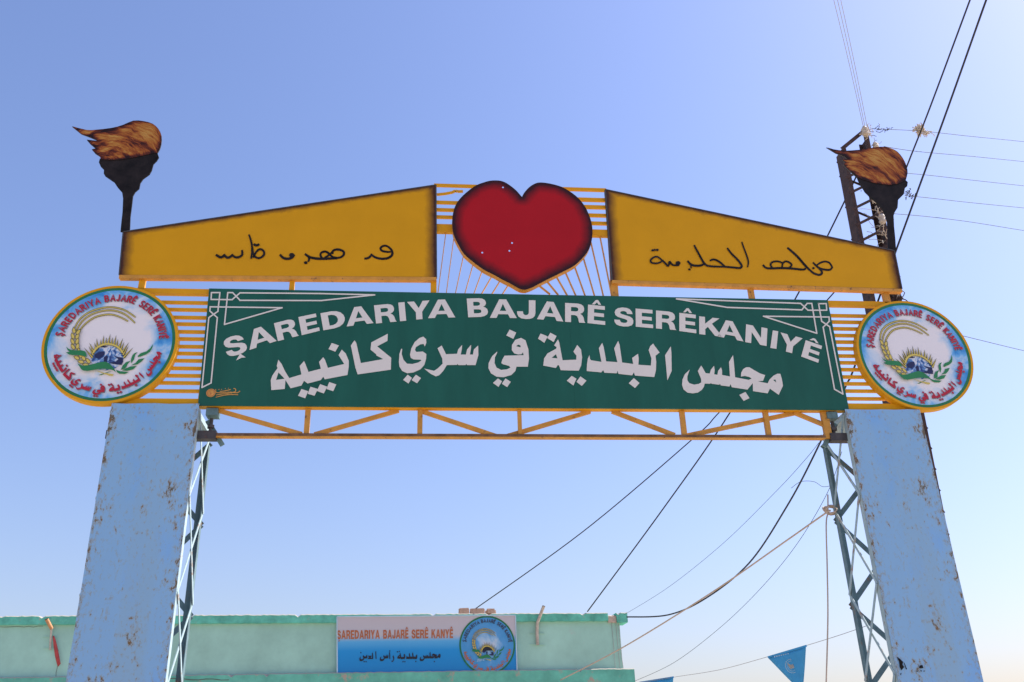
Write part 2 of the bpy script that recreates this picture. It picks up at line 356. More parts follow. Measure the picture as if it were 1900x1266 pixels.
# ------------------------------------------------------------------ lettering shapes
G = {
'E': [[(0,0),(1,0),(1,.2),(.36,.2),(.36,.41),(.93,.41),(.93,.6),(.36,.6),(.36,.8),(.98,.8),(.98,1),(0,1)]],
'I': [[(0,0),(1,0),(1,1),(0,1)]],
'A': [[(0,0),(.25,0),(.32,.2),(.68,.2),(.75,0),(1,0),(.63,1),(.37,1)],[(.38,.38),(.62,.38),(.5,.76)]],
'R': [[(0,0),(.3,0),(.3,.38),(.5,.38),(.6,.34),(.66,.22),(.69,.05),(.71,0),(1.02,0),(.97,.08),(.93,.28),(.86,.4),(.76,.47),(.88,.53),(.95,.63),(.96,.75),(.92,.88),(.82,.96),(.66,1),(0,1)],[(.3,.58),(.3,.8),(.55,.8),(.64,.77),(.67,.69),(.64,.61),(.55,.58)]],
'D': [[(0,0),(.48,0),(.7,.05),(.87,.17),(.97,.34),(1,.5),(.97,.67),(.87,.84),(.7,.95),(.48,1),(0,1)],[(.3,.2),(.3,.8),(.45,.8),(.58,.75),(.67,.64),(.7,.5),(.67,.36),(.58,.25),(.45,.2)]],
'Y': [[(.36,0),(.64,0),(.64,.4),(1,1),(.69,1),(.5,.62),(.31,1),(0,1),(.36,.4)]],
'B': [[(0,0),(.6,0),(.8,.04),(.94,.13),(.99,.27),(.96,.41),(.87,.5),(.77,.54),(.87,.6),(.92,.7),(.92,.78),(.87,.9),(.76,.97),(.58,1),(0,1)],[(.3,.2),(.3,.41),(.54,.41),(.64,.38),(.67,.3),(.64,.23),(.54,.2)],[(.3,.6),(.3,.81),(.5,.81),(.6,.78),(.63,.7),(.6,.63),(.5,.6)]],
'J': [[(.64,1),(1,1),(1,.32),(.96,.16),(.85,.05),(.68,0),(.45,-.01),(.22,.03),(.08,.12),(.01,.26),(0,.4),(.32,.4),(.34,.27),(.42,.2),(.52,.2),(.61,.25),(.64,.34)]],
'S': [[(.97,.68),(.93,.82),(.82,.94),(.66,1),(.42,1.01),(.2,.96),(.07,.86),(.02,.72),(.06,.58),(.18,.49),(.4,.43),(.6,.38),(.68,.33),(.69,.27),(.63,.2),(.5,.18),(.38,.2),(.31,.27),(.3,.33),(0,.33),(.03,.18),(.12,.07),(.27,.01),(.5,-.015),(.74,.01),(.91,.08),(.99,.2),(1,.34),(.95,.46),(.83,.54),(.6,.6),(.4,.65),(.32,.69),(.32,.76),(.4,.81),(.52,.82),(.62,.79),(.66,.74),(.67,.68)]],
'K': [[(0,0),(.28,0),(.28,.32),(.4,.46),(.72,0),(1.05,0),(.6,.66),(.98,1),(.65,1),(.28,.62),(.28,1),(0,1)]],
'N': [[(0,0),(.28,0),(.28,.62),(.7,0),(1,0),(1,1),(.72,1),(.72,.4),(.32,1),(0,1)]],
'^': [[(.12,1.07),(.4,1.3),(.6,1.3),(.88,1.07),(.64,1.07),(.5,1.18),(.36,1.07)]],
',': [[(.5,-.04),(.7,-.17),(.62,-.26),(.36,-.3),(.44,-.17)]],
}
WIDTH = dict(A=1.12, R=.98, E=.86, D=1.06, I=.32, Y=1.02, B=.98, J=.78, S=.92, K=1.02, N=1.0)
def spell(word):                                     # [(glyph loops, x offset, width)], caps one unit high
    out = []; x = 0
    for ch in word:
        if ch == ' ': x += .45; continue
        ext = []
        if ch == 'Ê': ch, ext = 'E', ['^']
        if ch == 'Ş': ch, ext = 'S', [',']
        wd = WIDTH[ch]; 
        for g in [ch]+ext: out.append((G[g], x, wd))
        x += wd+.14
    return out, x-.14
# Arabic lettering of the green board, word by word: (outline, holes...) sighted on the photograph
AR = {
'kaniye': [Z3([(742,700),(772,740),(800,800),(838,862),(945,830),(930,755),(968,712),(978,732),(1007,808),(1116,780),(1100,720),(1137,678),(1152,700),(1178,772),(1322,738),(1272,660),(1300,612),(1335,645),(1362,710),(1362,760),(1350,835),(1150,873),(1137,850),(1115,880),(1000,910),(968,886),(945,928),(850,952),(805,880),(798,958),(680,968),(675,880),(690,838),(735,775),(728,755)]), Z3([(743,812),(797,868),(722,878)])],
'ka': [Z3([(1412,530),(1428,552),(1468,730),(1665,695),(1606,664),(1602,652),(1553,612),(1560,548),(1705,472),(1702,535),(1612,583),(1735,683),(1732,788),(1440,830),(1420,770),(1380,575)])],
'ser': [Z4([(888,575),(890,660),(865,748),(790,748),(784,738),(775,748),(715,748),(708,738),(700,746),(612,748),(580,800),(545,838),(515,847),(470,825),(412,778),(500,798),(535,775),(575,735),(572,690),(530,600),(567,575),(605,652),(702,648),(712,610),(747,570),(745,600),(735,655),(780,655),(790,610),(825,570),(825,600),(815,655),(842,655),(850,610)])],
'i': [Z4([(418,585),(408,562),(380,565),(340,590),(332,615),(345,632),(400,628),(432,650),(430,690),(415,745),(380,785),(320,812),(265,820),(220,800),(195,760),(190,720),(195,650),(210,605),(220,605),(215,650),(230,700),(262,735),(310,738),(360,725),(388,708),(380,700),(320,698),(295,685),(288,655),(300,600),(330,545),(370,510),(405,497),(430,520),(432,550)])],
'fi': [Z4([(1265,508),(1305,530),(1330,610),(1335,690),(1325,762),(1225,762),(1215,800),(1180,835),(1110,855),(1050,850),(1000,820),(978,775),(980,730),(1010,670),(1055,628),(1055,640),(1035,680),(1032,730),(1050,770),(1090,790),(1140,785),(1172,770),(1160,755),(1105,740),(1092,730),(1100,700),(1120,665),(1288,660),(1282,635),(1270,652),(1240,655),(1205,645),(1183,615),(1185,570),(1215,525)]), Z4([(1222,582),(1240,568),(1260,575),(1262,592),(1245,588)])],
'ye': [Z5([(167,522),(178,545),(208,705),(328,700),(330,665),(303,630),(337,570),(370,610),(380,680),(372,750),(350,797),(192,793),(176,750),(165,748),(150,773),(120,768),(38,752),(45,690),(75,645),(150,605),(156,590),(133,575)]), Z5([(150,652),(163,688),(112,684)])],
'beled': [Z5([(445,660),(448,690),(458,705),(550,720),(527,598),(557,552),(570,590),(592,715),(690,722),(662,600),(697,535),(710,570),(732,725),(830,738),(820,685),(872,648),(878,690),(875,745),(985,752),(990,690),(965,615),(980,580),(1005,558),(1018,578),(1062,637),(1026,665),(1032,720),(1030,790),(1015,853),(845,840),(835,812),(820,838),(700,825),(691,798),(685,820),(575,815),(566,792),(548,812),(420,800),(423,740),(430,690)])],
'alef': [Z5([(1160,583),(1166,640),(1168,800),(1130,882),(1110,660)])],
'meclis': [ZM([(420,235),(440,262),(490,352),(552,358),(570,300),(618,240),(628,300),(622,370),(670,378),(682,315),(725,262),(742,310),(742,380),(862,402),(848,180),(910,75),(922,180),(942,415),(1150,455),(1195,435),(1160,412),(1090,395),(1030,405),(1035,345),(1065,290),(1110,262),(1160,262),(1240,310),(1320,355),(1402,382),(1370,470),(1290,478),(1440,508),(1470,450),(1530,390),(1590,360),(1635,362),(1660,450),(1675,545),(1610,685),(1475,590),(1440,662),(1215,628),(1212,505),(1130,605),(890,568),(872,520),(855,558),(720,540),(712,515),(700,530),(580,515),(570,502),(560,515),(475,512),(465,560),(430,610),(370,650),(290,662),(210,650),(150,600),(128,530),(135,450),(170,370),(245,298),(210,400),(210,460),(240,505),(310,528),(380,518),(422,495),(420,440),(370,320)]), ZM([(1525,455),(1560,450),(1572,498)])],
}
def dia(z, l, t, r, b): return [z([l, t, r, b])]
ARD = {   # the dots
'kaniye': dia(Z3,(1183,607),(1212,553),(1275,575),(1243,630))+dia(Z3,(915,1018),(945,958),(1005,978),(978,1040))+dia(Z3,(1000,1000),(1025,938),(1090,958),(1060,1018))+dia(Z3,(1080,975),(1110,915),(1172,938),(1142,998))+dia(Z3,(1165,958),(1190,897),(1252,918),(1225,978)),
'i': dia(Z4,(227,878),(268,832),(305,860),(275,910))+dia(Z4,(302,880),(340,832),(385,862),(350,908)),
'fi': dia(Z4,(1135,487),(1165,435),(1223,462),(1197,517))+dia(Z4,(1018,905),(1062,865),(1098,890),(1067,940))+dia(Z4,(1096,912),(1128,865),(1175,895),(1143,942)),
'ye': dia(Z5,(-8,515),(14,470),(77,495),(47,552))+dia(Z5,(72,510),(100,463),(155,492),(129,545))+dia(Z5,(245,885),(288,842),(330,868),(303,928))+dia(Z5,(330,895),(365,847),(418,885),(377,932)),
'beled': dia(Z5,(790,907),(835,862),(885,905),(845,950)),
'meclis': dia(ZM,(1005,685),(1100,640),(1162,735),(1072,778)),
}
AR_WORDS = [('meclis',), ('alef','beled','ye'), ('fi',), ('ser','i'), ('ka','kaniye')]
BASE = [(500,726),(600,709),(720,692),(830,677),(910,677),(980,681),(1060,687),(1130,692),(1215,700),(1290,712),(1430,737),(1470,745)]
def base_y(x):
    for (a, b_), (c, d) in zip(BASE, BASE[1:]):
        if x <= c or (c, d) == BASE[-1]: return b_+(d-b_)*(x-a)/(c-a)

# ================================================================== THE SETTING
g = MB(); g.add([(-900,-900,0),(900,-900,0),(900,900,0),(-900,900,0)], [(0,1,2,3)])
tag(g.build('ground', 'ground'), kind='structure')

# ------------------------------------------------------------------ the house behind
hroot_loc = B(700, 1200); hroot_loc.z = 0
house = thing('flat_roofed_house', hroot_loc, 'low teal green flat roofed house with crumbling parapet behind the gate', 'building')
UP = Vector((0,0,1)); 
def fpt(s_, z, off=0.0):            # s_ metres along the front from F0, off metres in front
    q = F0+FD*s_-FN*off; return Vector((q.x, q.y, z))
sR = (B(1152, 1190)-F0).dot(FD); sL = -16.0; ZT = B(500,1141).z; DEPTH = 9.0
def fbox(mb, s0, s1, z0, z1, o0, o1):
    vs = [fpt(a, z, o) for z in (z0, z1) for a, o in ((s0,o1),(s1,o1),(s1,o0),(s0,o0))]
    mb.add(vs, [(0,3,2,1),(4,5,6,7),(0,1,5,4),(1,2,6,5),(2,3,7,6),(3,0,4,7)]); return mb
def rough_course(mb, s0, s1, z0, z1, o0, o1, step=.05, amp=.006):      # plaster course with chipped, uneven edges
    n = int((s1-s0)/step)+1; rows = []
    for i in range(n+1):
        s_ = s0+(s1-s0)*i/n; c = random.uniform(-amp, amp*.6); ch = -random.uniform(.015,.04) if random.random() < .025 else 0
        e = random.uniform(-amp, amp)*.6
        rows.append([fpt(s_, z0+e, o0), fpt(s_, z0+e, o1), fpt(s_, z1+c+ch-.015, o1+e*.4), fpt(s_, z1+c+ch, o1-.02), fpt(s_, z1+c*.5, o0)])
    k = len(mb.v)
    for r_ in rows: mb.v += r_
    for i in range(n):
        for j in range(5): mb.f.append((k+i*5+j, k+(i+1)*5+j, k+(i+1)*5+(j+1)%5, k+i*5+(j+1)%5))
    mb.f.append(tuple(k+j for j in range(5))); mb.f.append(tuple(k+n*5+j for j in range(5))[::-1]); return mb
ZL = B(500,1251).z
fbox(MB(), sL, sR, .0, ZT-.10, -DEPTH, 0).build('wall', 'wall', house)
sN0, sN1, sE = ((B(u, 1150)-F0).dot(FD) for u in (1127, 1143, 1163))
rough_course(MB(), sL, sN0, ZT-.14, ZT, -.30, .055).build('coping', 'coping', house)
rough_course(MB(), sN0+.004, sN1-.004, ZT-.17, ZT-.035, -.30, .035, .03, .012).build('broken_corner', 'crumb', house, label='bare brown plaster where the coping broke off')
rough_course(MB(), sN1, sE, ZT-.17, ZT+.005, -.30, .06, .04, .008).build('coping', 'coping', house, label='loose end piece of the coping')
rough_course(MB(), sL, sR+.17, ZL-.32, ZL, -.01, .10).build('ledge', 'ledge', house)
for (u0, v0, u1, v1, n_) in ((962,1249,1105,1248,18),(225,1258,425,1262,14),(108,1206,104,1262,8),(0,1163,80,1163,9)):
    mb = MB(); pts = []
    for i in range(n_+1):
        t = i/n_; pts.append((u0+(u1-u0)*t+random.uniform(-1,1)*(1 if abs(u1-u0) < 20 else .2), v0+(v1-v0)*t+random.uniform(-1.3,1.3)*(1 if abs(v1-v0) < 20 else .2)))
    of = .103 if v0 > 1245 and u0 < 900 else .004
    ribbon_px(mb, pts, 1.5 if v0 > 1240 else .8, lambda a, b_, o: B(a, b_, o), of, sm=0); mb.build('crack', 'crack', house)
# wires tacked down the corner
for k, u in enumerate((1134, 1142, 1147)):
    MB().tube([B(u,1152,.02), B(u+3,1180,.012), B(u+6,1215,.02), B(u+8+k,1243,.02)], .004, 5).build('corner_wire', 'wirewhite', house)
# flagpole holders on the front
for pts, m_, lab in (([(1009,1124.5,.16),(997,1156,.04),(996.5,1175,.035),(997.5,1197,.03)], 'pipe', 'pale bent pipe bracket on the parapet'), ([(86.5,1149,.16),(96,1167,.06)], 'orangepipe', 'short orange pipe stub on the parapet'), ([(95.5,1168,.05),(94,1186,.035),(93,1206,.03)], 'pipe', 'thin pale pipe below the orange stub')):
    mb = MB(); mb.tube([B(*p) for p in pts], .028 if m_ != 'pipe' or pts[0][0] > 500 else .016, 10, cap=False); o = mb.build('flag_holder', m_, house, lab, smooth=True)
    if pts[0][0] != 95.5: mb = MB(); mb.tube([B(*pts[0])+Vector((0,0,-.012)), B(*pts[0])+Vector((0,0,-.004))], .024, 10); mb.build('pipe_mouth', 'signblack', o)
for u, v in ((997,1175),(997,1196),(93,1182),(93,1203)):
    MB().beam(B(u-14,v-.5,.012), B(u+14,v+.5,.012), .012, .008, FN).build('bracket_strap', 'wall', house)

sg = thing('building_sign', B(792,1256,.06), 'blue and white rectangular municipal sign on the house parapet', 'sign')
corners = [B(625.3,1144.7,.06), B(956.4,1142,.06), B(959.6,1254,.06), B(625.7,1259.5,.06)]
MB().slab([corners[::-1]], FN*.05).build('board', 'signprint', sg)
tmp = MB()
for a, b_ in zip(corners, corners[1:]+corners[:1]): tmp.beam(a-FN*.004, b_-FN*.004, .018, .01, FN)
tmp.build('edge_trim', 'pale', sg)
def Bz(u, v, o): return B(600+u*.21053, 1110+v*.21053, o)
spans = [('ŞAREDARIYA',122,497),('BAJARÊ',528,750),('SERÊ',778,925),('KANYÊ',953,1143)]
for wd_, x0, x1 in spans:
    mb = MB(); sp, tw = spell(wd_); k_ = (x1-x0)/tw
    for loops, gx, gw in sp:
        mb.flat([[Bz(x0+(gx+p[0]*gw)*k_, 362-(x0+gx*k_-120)*.0095-p[1]*78, .066) for p in lp] for lp in loops])
    mb.build('lettering', 'signorange', sg, 'orange brown capital word')
def housear(lp, xr, ur, kx=.208, dy=0.): return [B(ur+(x-xr)*kx, 1223+dy+(y-base_y(x))*kx, .0665) for x, y in lp]
BLD = Z5([(445,660),(448,690),(458,705),(550,720),(527,598),(557,552),(570,590),(592,715),(690,722),(662,600),(697,535),(710,570),(732,725),(830,738),(820,685),(872,648),(886,700),(884,790),(868,842),(845,840),(700,825),(691,798),(685,820),(575,815),(566,792),(548,812),(420,800),(423,740),(430,690)])
SEEN = ZM([(420,235),(440,262),(490,352),(552,358),(570,300),(618,240),(628,300),(622,370),(670,378),(682,315),(725,262),(748,310),(752,430),(735,540),(712,532),(700,530),(580,515),(475,512),(465,560),(430,610),(370,650),(290,662),(210,650),(150,600),(128,530),(135,450),(170,370),(245,298),(210,400),(210,460),(240,505),(310,528),(380,518),(422,495),(420,440),(370,320)])
NUN = ZM([(420,235),(455,300),(490,352),(620,372),(640,300),(690,262),(712,320),(720,440),(690,532),(475,512),(465,560),(430,610),(370,650),(290,662),(210,650),(150,600),(128,530),(135,450),(170,370),(245,298),(210,400),(210,460),(240,505),(310,528),(380,518),(422,495),(420,440),(370,320)])
AIN = [(0,0),(0,-9),(12,-9.5),(2,-24),(8,-29),(17,-24),(26,-29),(31,-23),(21,-9),(34,-9),(34,-27),(34,-48),(40,-52),(43,-20),(42,0)]
RE = [(0,14),(10,16),(17,8),(18,-6),(12,-22),(19,-30),(26,-12),(25,6),(16,22),(8,25)]
def flatword(loops, dots=()):
    mb = MB(); 
    for lp in loops: mb.flat(lp)
    for x, y in dots: mb.flat([[B(660+a*.15789, 1150+b_*.15789, .0675) for a, b_ in ((x-9,y),(x,y-9),(x+9,y),(x,y+9))]])
    mb.build('lettering', 'signblack', sg, 'black Arabic word')
def own(pts, u0): return [B(u0+x*.23, 1223+y*.23, .0665) for x, y in pts]
flatword([[housear(lp, 1265.5, 778.8) for lp in AR['meclis']]], [(925,492)])
flatword([[housear(lp, 1008, 737) for lp in AR['ye']], [housear(BLD, 1008, 737)]], [(490,378),(513,374),(556,494),(578,494),(706,492)])
flatword([[housear(SEEN, 1265.5, 704.8)], [own([(0,0),(-3,-50),(4,-58),(7,0)], 722.6)], [own(RE, 725.5)]], [(400,368)])
flatword([[own([(0,0),(-3,-58),(4,-66),(7,0)], 697.0)], [own(AIN, 682.5)], [housear(NUN, 1265.5, 666.8)]], [(60,388),(100,494),(122,494)])

# ================================================================== EMBLEMS (disc print shared by the two round signs, a small one on the house sign)
EC = Vector((-4.05, -.035, 5.58))
def loc(pts): return [P(u, v, EC.y)-EC for u, v in pts]
def circ(r, n=64, y=0., c=(0,0), rz=None): return [Vector((c[0]+r*math.cos(2*math.pi*i/n), y, c[1]+(rz or r)*math.sin(2*math.pi*i/n))) for i in range(n)]
def lay(pts, y): return [Vector((p.x, y, p.z)) for p in pts]
ER = .602
def emblem_art():
    """list of (name, material, MB) in metres about the emblem's centre"""
    out = []; Y = -.004
    def part(name, m): mb = MB(); out.append((name, m, mb)); return mb
    mb = part('globe', 'globe'); gc = loc(ZB([(855,605)]))[0]; e1 = loc(ZB([(1140,600)]))[0]; gr = (e1-gc).x
    gl = circ(gr, 40, Y, (gc.x, gc.z), gr*.92); mb.flat([gl])
    mb = part('continents', 'navy')
    for c in ([(620,560),(720,510),(800,500),(805,560),(740,600),(690,630),(640,610)], [(960,575),(1030,598),(1120,610),(1130,680),(1100,740),(1040,735),(950,722),(880,700),(1000,680),(1045,640)], [(790,600),(850,570),(860,600),(840,660),(850,690),(790,690)], [(700,420),(780,402),(870,420),(800,436)]):
        mb.flat([lay(loc(ZB(c)), Y-.003)])
    mb = part('ray_outline', 'olive'); mb2 = part('sun_ray', 'gold')
    tips = [(435,430),(520,405),(530,345),(625,340),(660,265),(740,285),(790,210),(840,250),(905,190),(945,250),(1010,210),(1040,280),(1130,265),(1150,335),(1235,340),(1230,405),(1310,430)]
    cx, cy = 865, 640
    for i, t in enumerate(tips):
        a = math.pi*(1-(i+.6)/(len(tips)+.2)); bx, by = cx+275*math.cos(a), cy-255*math.sin(a); dx, dy = t[0]-bx, t[1]-by; l = math.hypot(dx, dy); nx, ny = -dy/l, dx/l
        mb.flat([lay(loc(ZB([(bx+nx*24,by+ny*24),t,(bx-nx*24,by-ny*24)])), Y-.001-i*.0002)])
        tt = (bx+dx*.80, by+dy*.80); mb2.flat([lay(loc(ZB([(bx+nx*12,by+ny*12),tt,(bx-nx*12,by-ny*12)])), Y-.006-i*.0002)])
    arc = lambda r1, r2, y: [lay(loc(ZB([(cx+r1*math.cos(a), cy-r1*.93*math.sin(a)) for a in [math.pi*(.87-.74*i/20) for i in range(21)]]+[(cx+r2*math.cos(a), cy-r2*.93*math.sin(a)) for a in [math.pi*(.13+.74*i/20) for i in range(21)]])), y)]
    part('sun_arc', 'gold').flat(arc(300, 268, Y-.011)); part('sun_arc_line', 'olive').flat(arc(268, 260, Y-.0112))
    # wheat
    mo = part('grain_outline', 'olive'); mg = part('grain', 'gold')
    path = [(545,740),(460,690),(385,640),(330,570),(300,480),(288,390),(285,300),(292,210),(318,130)]
    for i, (x, y) in enumerate(path[:-1]):
        dx, dy = path[i+1][0]-x, path[i+1][1]-y; l = math.hypot(dx, dy); dx, dy = dx/l, dy/l
        for s_ in (-1, 1):
            a = s_*rad(24); ux, uy = dx*math.cos(a)-dy*math.sin(a), dx*math.sin(a)+dy*math.cos(a); ox, oy = x-dy*s_*16, y+dx*s_*16
            def grain(wd, ln, s0): return [(ox+ux*t*ln+s0*ux-uy*wd*q, oy+uy*t*ln+s0*uy+ux*wd*q) for t, q in ((0,0),(.2,.8),(.5,1),(.8,.6),(1,0),(.8,-.6),(.5,-1),(.2,-.8))]
            mo.flat([lay(loc(ZB(grain(36, 128, 0))), Y-.012-i*.0006-(s_+1)*.00015)])
            mg.flat([lay(loc(ZB(grain(25, 100, 12))), Y-.0122-i*.0006-(s_+1)*.00015)])
    ma = part('awn', 'olive'); mb = part('awn_light', 'gold')
    for i, a in enumerate(([(372,520),(420,440),(500,380),(600,345),(700,335),(800,355),(870,395),(910,425)], [(385,545),(440,460),(520,400),(620,368),(720,365),(810,395),(870,440),(905,475)], [(405,560),(460,490),(540,430),(620,405),(700,400),(780,425),(845,460)])):
        cv = lambda u, v, o: (lambda q: Vector((q.x, o, q.z)))(P(u, v, EC.y)-EC)
        ribbon_px(ma, Z2(a), 3.4, cv, Y-.002-i*.0005); ribbon_px(mb, Z2(a), 1.5, cv, Y-.0022-i*.0005)
    for m, c in (('gold', [(655,845),(690,848),(800,880),(965,905),(945,935),(890,930),(780,890)]), ('leaf', [(930,852),(860,862),(760,895),(690,918),(740,920),(820,885)])): part('stalk', m).flat([lay(loc(ZB(c)), Y-(.002 if m == 'leaf' else .0045))])
    part('ribbon', 'leaf').flat([lay(loc(ZB([(335,725),(420,765),(520,758),(640,728),(740,702),(820,695),(880,718),(930,760),(985,825),(1015,885),(960,845),(900,828),(800,818),(700,825),(600,845),(500,860),(430,850),(395,820)])), Y-.02)])
    part('ribbon', 'leaf').flat([lay(loc(ZB([(135,430),(180,470),(240,492),(330,497),(400,497),(460,508),(490,545),(500,615),(440,595),(350,580),(260,580),(190,572),(130,535),(195,520),(160,490)])), Y-.02)])
    for c in ([(1655,370),(1640,440),(1600,510),(1520,560),(1390,605),(1385,580),(1440,530),(1540,500),(1610,440)], [(1385,515),(1340,560),(1320,640),(1270,715),(1265,640),(1290,570),(1330,530)], [(1505,620),(1450,680),(1380,730),(1265,748),(1350,700),(1400,640)], [(1260,665),(1210,720),(1170,800),(1085,826),(1120,750),(1180,690)], [(1370,755),(1300,820),(1200,845),(1105,834),(1180,800),(1260,765)], [(1005,828),(1080,850),(1230,865),(1160,900),(1060,895),(1018,865)]):
        part('leaf', 'leaf').flat([lay(loc(ZB(c)), Y-.002)])
    return out
ART = emblem_art()
SK = {'A': [[(0,0),(.5,1),(1,0)],[(.2,.35),(.8,.35)]], 'R': [[(0,0),(0,1)],[(0,.96),(.6,.96),(.85,.85),(.85,.62),(.6,.5),(0,.5)],[(.5,.5),(1,0)]], 'E': [[(0,0),(0,1)],[(0,.96),(.9,.96)],[(0,.5),(.8,.5)],[(0,.04),(.9,.04)]], 'D': [[(0,0),(0,1)],[(0,.96),(.5,.94),(.9,.72),(.9,.28),(.5,.06),(0,.04)]], 'I': [[(.5,0),(.5,1)]], 'Y': [[(0,1),(.5,.45),(1,1)],[(.5,.48),(.5,0)]], 'B': [[(0,0),(0,1)],[(0,.96),(.6,.95),(.82,.78),(.6,.53),(0,.52)],[(.5,.52),(.92,.38),(.9,.15),(.6,.04),(0,.04)]], 'J': [[(.8,1),(.8,.25),(.6,.04),(.25,.04),(0,.2)]], 'S': [[(.9,.85),(.6,.97),(.25,.94),(.08,.75),(.25,.57),(.7,.43),(.9,.25),(.72,.06),(.35,.02),(.05,.16)]], 'K': [[(0,0),(0,1)],[(.9,1),(.1,.45)],[(.3,.58),(.95,0)]], 'N': [[(0,0),(0,1)],[(.03,.97),(.95,.03)],[(.95,0),(.95,1)]]}
SK['Ê'] = SK['E']+[[(.1,1.1),(.45,1.28),(.8,1.1)]]; SK['Ş'] = SK['S']+[[(.5,0),(.6,-.2),(.35,-.26)]]
SKW = dict(A=.72, R=.58, E=.48, D=.66, I=.12, Y=.64, B=.58, J=.42, S=.54, K=.6, N=.68); SKW['Ê'] = SKW['E']; SKW['Ş'] = SKW['S']
def ring_stroke(mb, pts, w_):
    k = len(mb.v); N = len(pts)
    for i, p in enumerate(pts):
        d = (pts[min(N-1,i+1)]-pts[max(0,i-1)]).normalized(); e = Vector((-d.z, 0, d.x))*(w_/2); ext = d*(w_*.2)*(-1 if i == 0 else 1 if i == N-1 else 0); mb.v += [p+ext-e, p+ext+e]
    for i in range(N-1):
        a = k+i*2; f = (a, a+2, a+3, a+1); v0, v1, v2 = (mb.v[j] for j in f[:3]); mb.f.append(f if (v1-v0).cross(v2-v0).y < 0 else f[::-1])
def ring_text():
    out = []
    for m, dx, y in (('ringshadow', .006, -.005), ('red', 0, -.009)):
        mb = MB(); q = [0]
        def arcp(u, v, o): return Vector((v*math.cos(u)+dx, o, v*math.sin(u)-dx))
        for wd_, a0, a1 in (('ŞAREDARIYA',172,110),('BAJARÊ',104,69),('SERÊ',62.5,41),('KANIYÊ',36,6)):
            tw = sum(SKW[c]+.32 for c in wd_)-.32; x = 0
            for ch in wd_:
                for st in SK[ch]:
                    q[0] += 1; pl = [(rad(a0+(a1-a0)*(x+p[0]*SKW[ch])/tw), .452+p[1]*.068) for p in st]
                    ring_stroke(mb, [arcp(u, v, y-.0003*(q[0]%4)) for u, v in pl], .0135)
                x += SKW[ch]+.32
        out.append(('ring_lettering', m, mb))
        mb = MB()
        def rg(p):
            t = (p[0]-505)/(1452-505); a = rad(196+(349-196)*t); r = .512-(base_y(p[0])-p[1])*.00128; return Vector((r*math.cos(a)+dx, y, r*math.sin(a)-dx))
        for kx in AR: 
            def dense(lp):
                o = []
                for i, q in enumerate(lp):
                    q2 = lp[(i+1)%len(lp)]; n = max(1, int(math.hypot(q2[0]-q[0], q2[1]-q[1])/14)); o += [(q[0]+(q2[0]-q[0])*j/n, q[1]+(q2[1]-q[1])*j/n) for j in range(n)]
                return o
            mb.flat([[rg(p) for p in dense(lp)] for lp in AR[kx]])
        for kx in ARD:
            for i, lp in enumerate(ARD[kx]): mb.flat([[q+Vector((0,-.0004*(i%2+1),0)) for q in map(rg, lp)]])
        out.append(('ring_lettering', m, mb))
    return out
RING = ring_text()
def place(parts, root, sc=1., frame=None, skip=()):
    made = []
    for name, m, mb in parts:
        if name in skip: continue
        k = MB(); k.f = list(mb.f); k.v = [v*sc for v in mb.v] if frame is None else [frame(v*sc) for v in mb.v]
        me = bpy.data.meshes.new(name); me.from_pydata(k.v, [], k.f); me.materials.append(MT[m]); me.update()
        o = bpy.data.objects.new(name, me); COL.objects.link(o); o.parent = root; made.append(o)
    return made
em = thing('round_emblem_sign', EC, 'round municipal emblem sign at the left end of the arch', 'sign', 'round emblem signs on the arch ends')
rim = MB(); RO = .624
k0 = [Vector(p)+EC for p in circ(RO, 72, .0)]; rim.slab([k0, [Vector(p)+EC for p in circ(ER-.002, 72, 0.)][::-1]], (0,.085,0)); rim.build('rim', 'yellow', em)
mb = MB(); mb.slab([[Vector(p)+EC for p in circ(ER-.003, 72, .001)], [Vector(p)+EC for p in circ(.572, 72, .001)][::-1]], (0,.02,0)); mb.build('green_border', 'ringgreen', em)
mb = MB(); mb.slab([[Vector(p)+EC for p in circ(.5715, 72, .0015)]], (0,.018,0)); mb.build('print_disc', 'clouds', em)
place(ART+RING, em)
em2 = em.copy(); COL.objects.link(em2); em2.location = (4.035, EC.y, 5.572); em2['label'] = 'round municipal emblem sign at the right end of the arch, above the lattice pole'
for ch in list(em.children): c = ch.copy(); COL.objects.link(c); c.parent = em2

# small emblem on the house sign
ce = Bz(1445, 412, .064)
fr = lambda v: FD*v.x+FN*v.y+UP*v.z+(ce-wloc(sg))
sR_ = (Bz(1690,412,.064)-ce).length; kS = sR_/ER
sm = [('emblem_border','ringgreen',[circ(ER,56,-.002),circ(.568,56,-.002)[::-1]]), ('emblem_disc','clouds_blue',[circ(.567,56,-.001)])]
for nm, m, lp in sm:
    mb = MB(); mb.flat(lp); o = place([(nm, m, mb)], sg, kS, lambda v: v)[0]; o.location = ce-wloc(sg); o.rotation_euler = (0, 0, FT)
o_disc = o
for q in place([p for p in ART if p[0] not in ('globe',)], sg, kS, lambda v: Vector((v.x*.9, v.y, v.z*.9-.01))): q.location = ce-wloc(sg)-FN*.004; q.rotation_euler = (0, 0, FT)
mb = MB(); gc = loc(ZB([(855,620)]))[0]; mb.flat([[Vector((gc.x*.9+.115*math.cos(a), -.012, gc.z*.9+.115*math.sin(a))) for a in [i*math.pi/14 for i in range(1,14)]]])
q = place([('globe_shade','signblack',mb)], sg, kS, lambda v: v)[0]; q.location = ce-wloc(sg)-FN*.004; q.rotation_euler = (0,0,FT)
for nm, m, mb in RING[2:4]:
    q = place([(nm, 'shadowink' if mb is RING[2][2] else 'signorange', mb)], sg, kS, lambda v: Vector((v.x*1.03, -.004, v.z*1.03)))[0]; q.location = ce-wloc(sg)-FN*.004; q.rotation_euler = (0,0,FT)
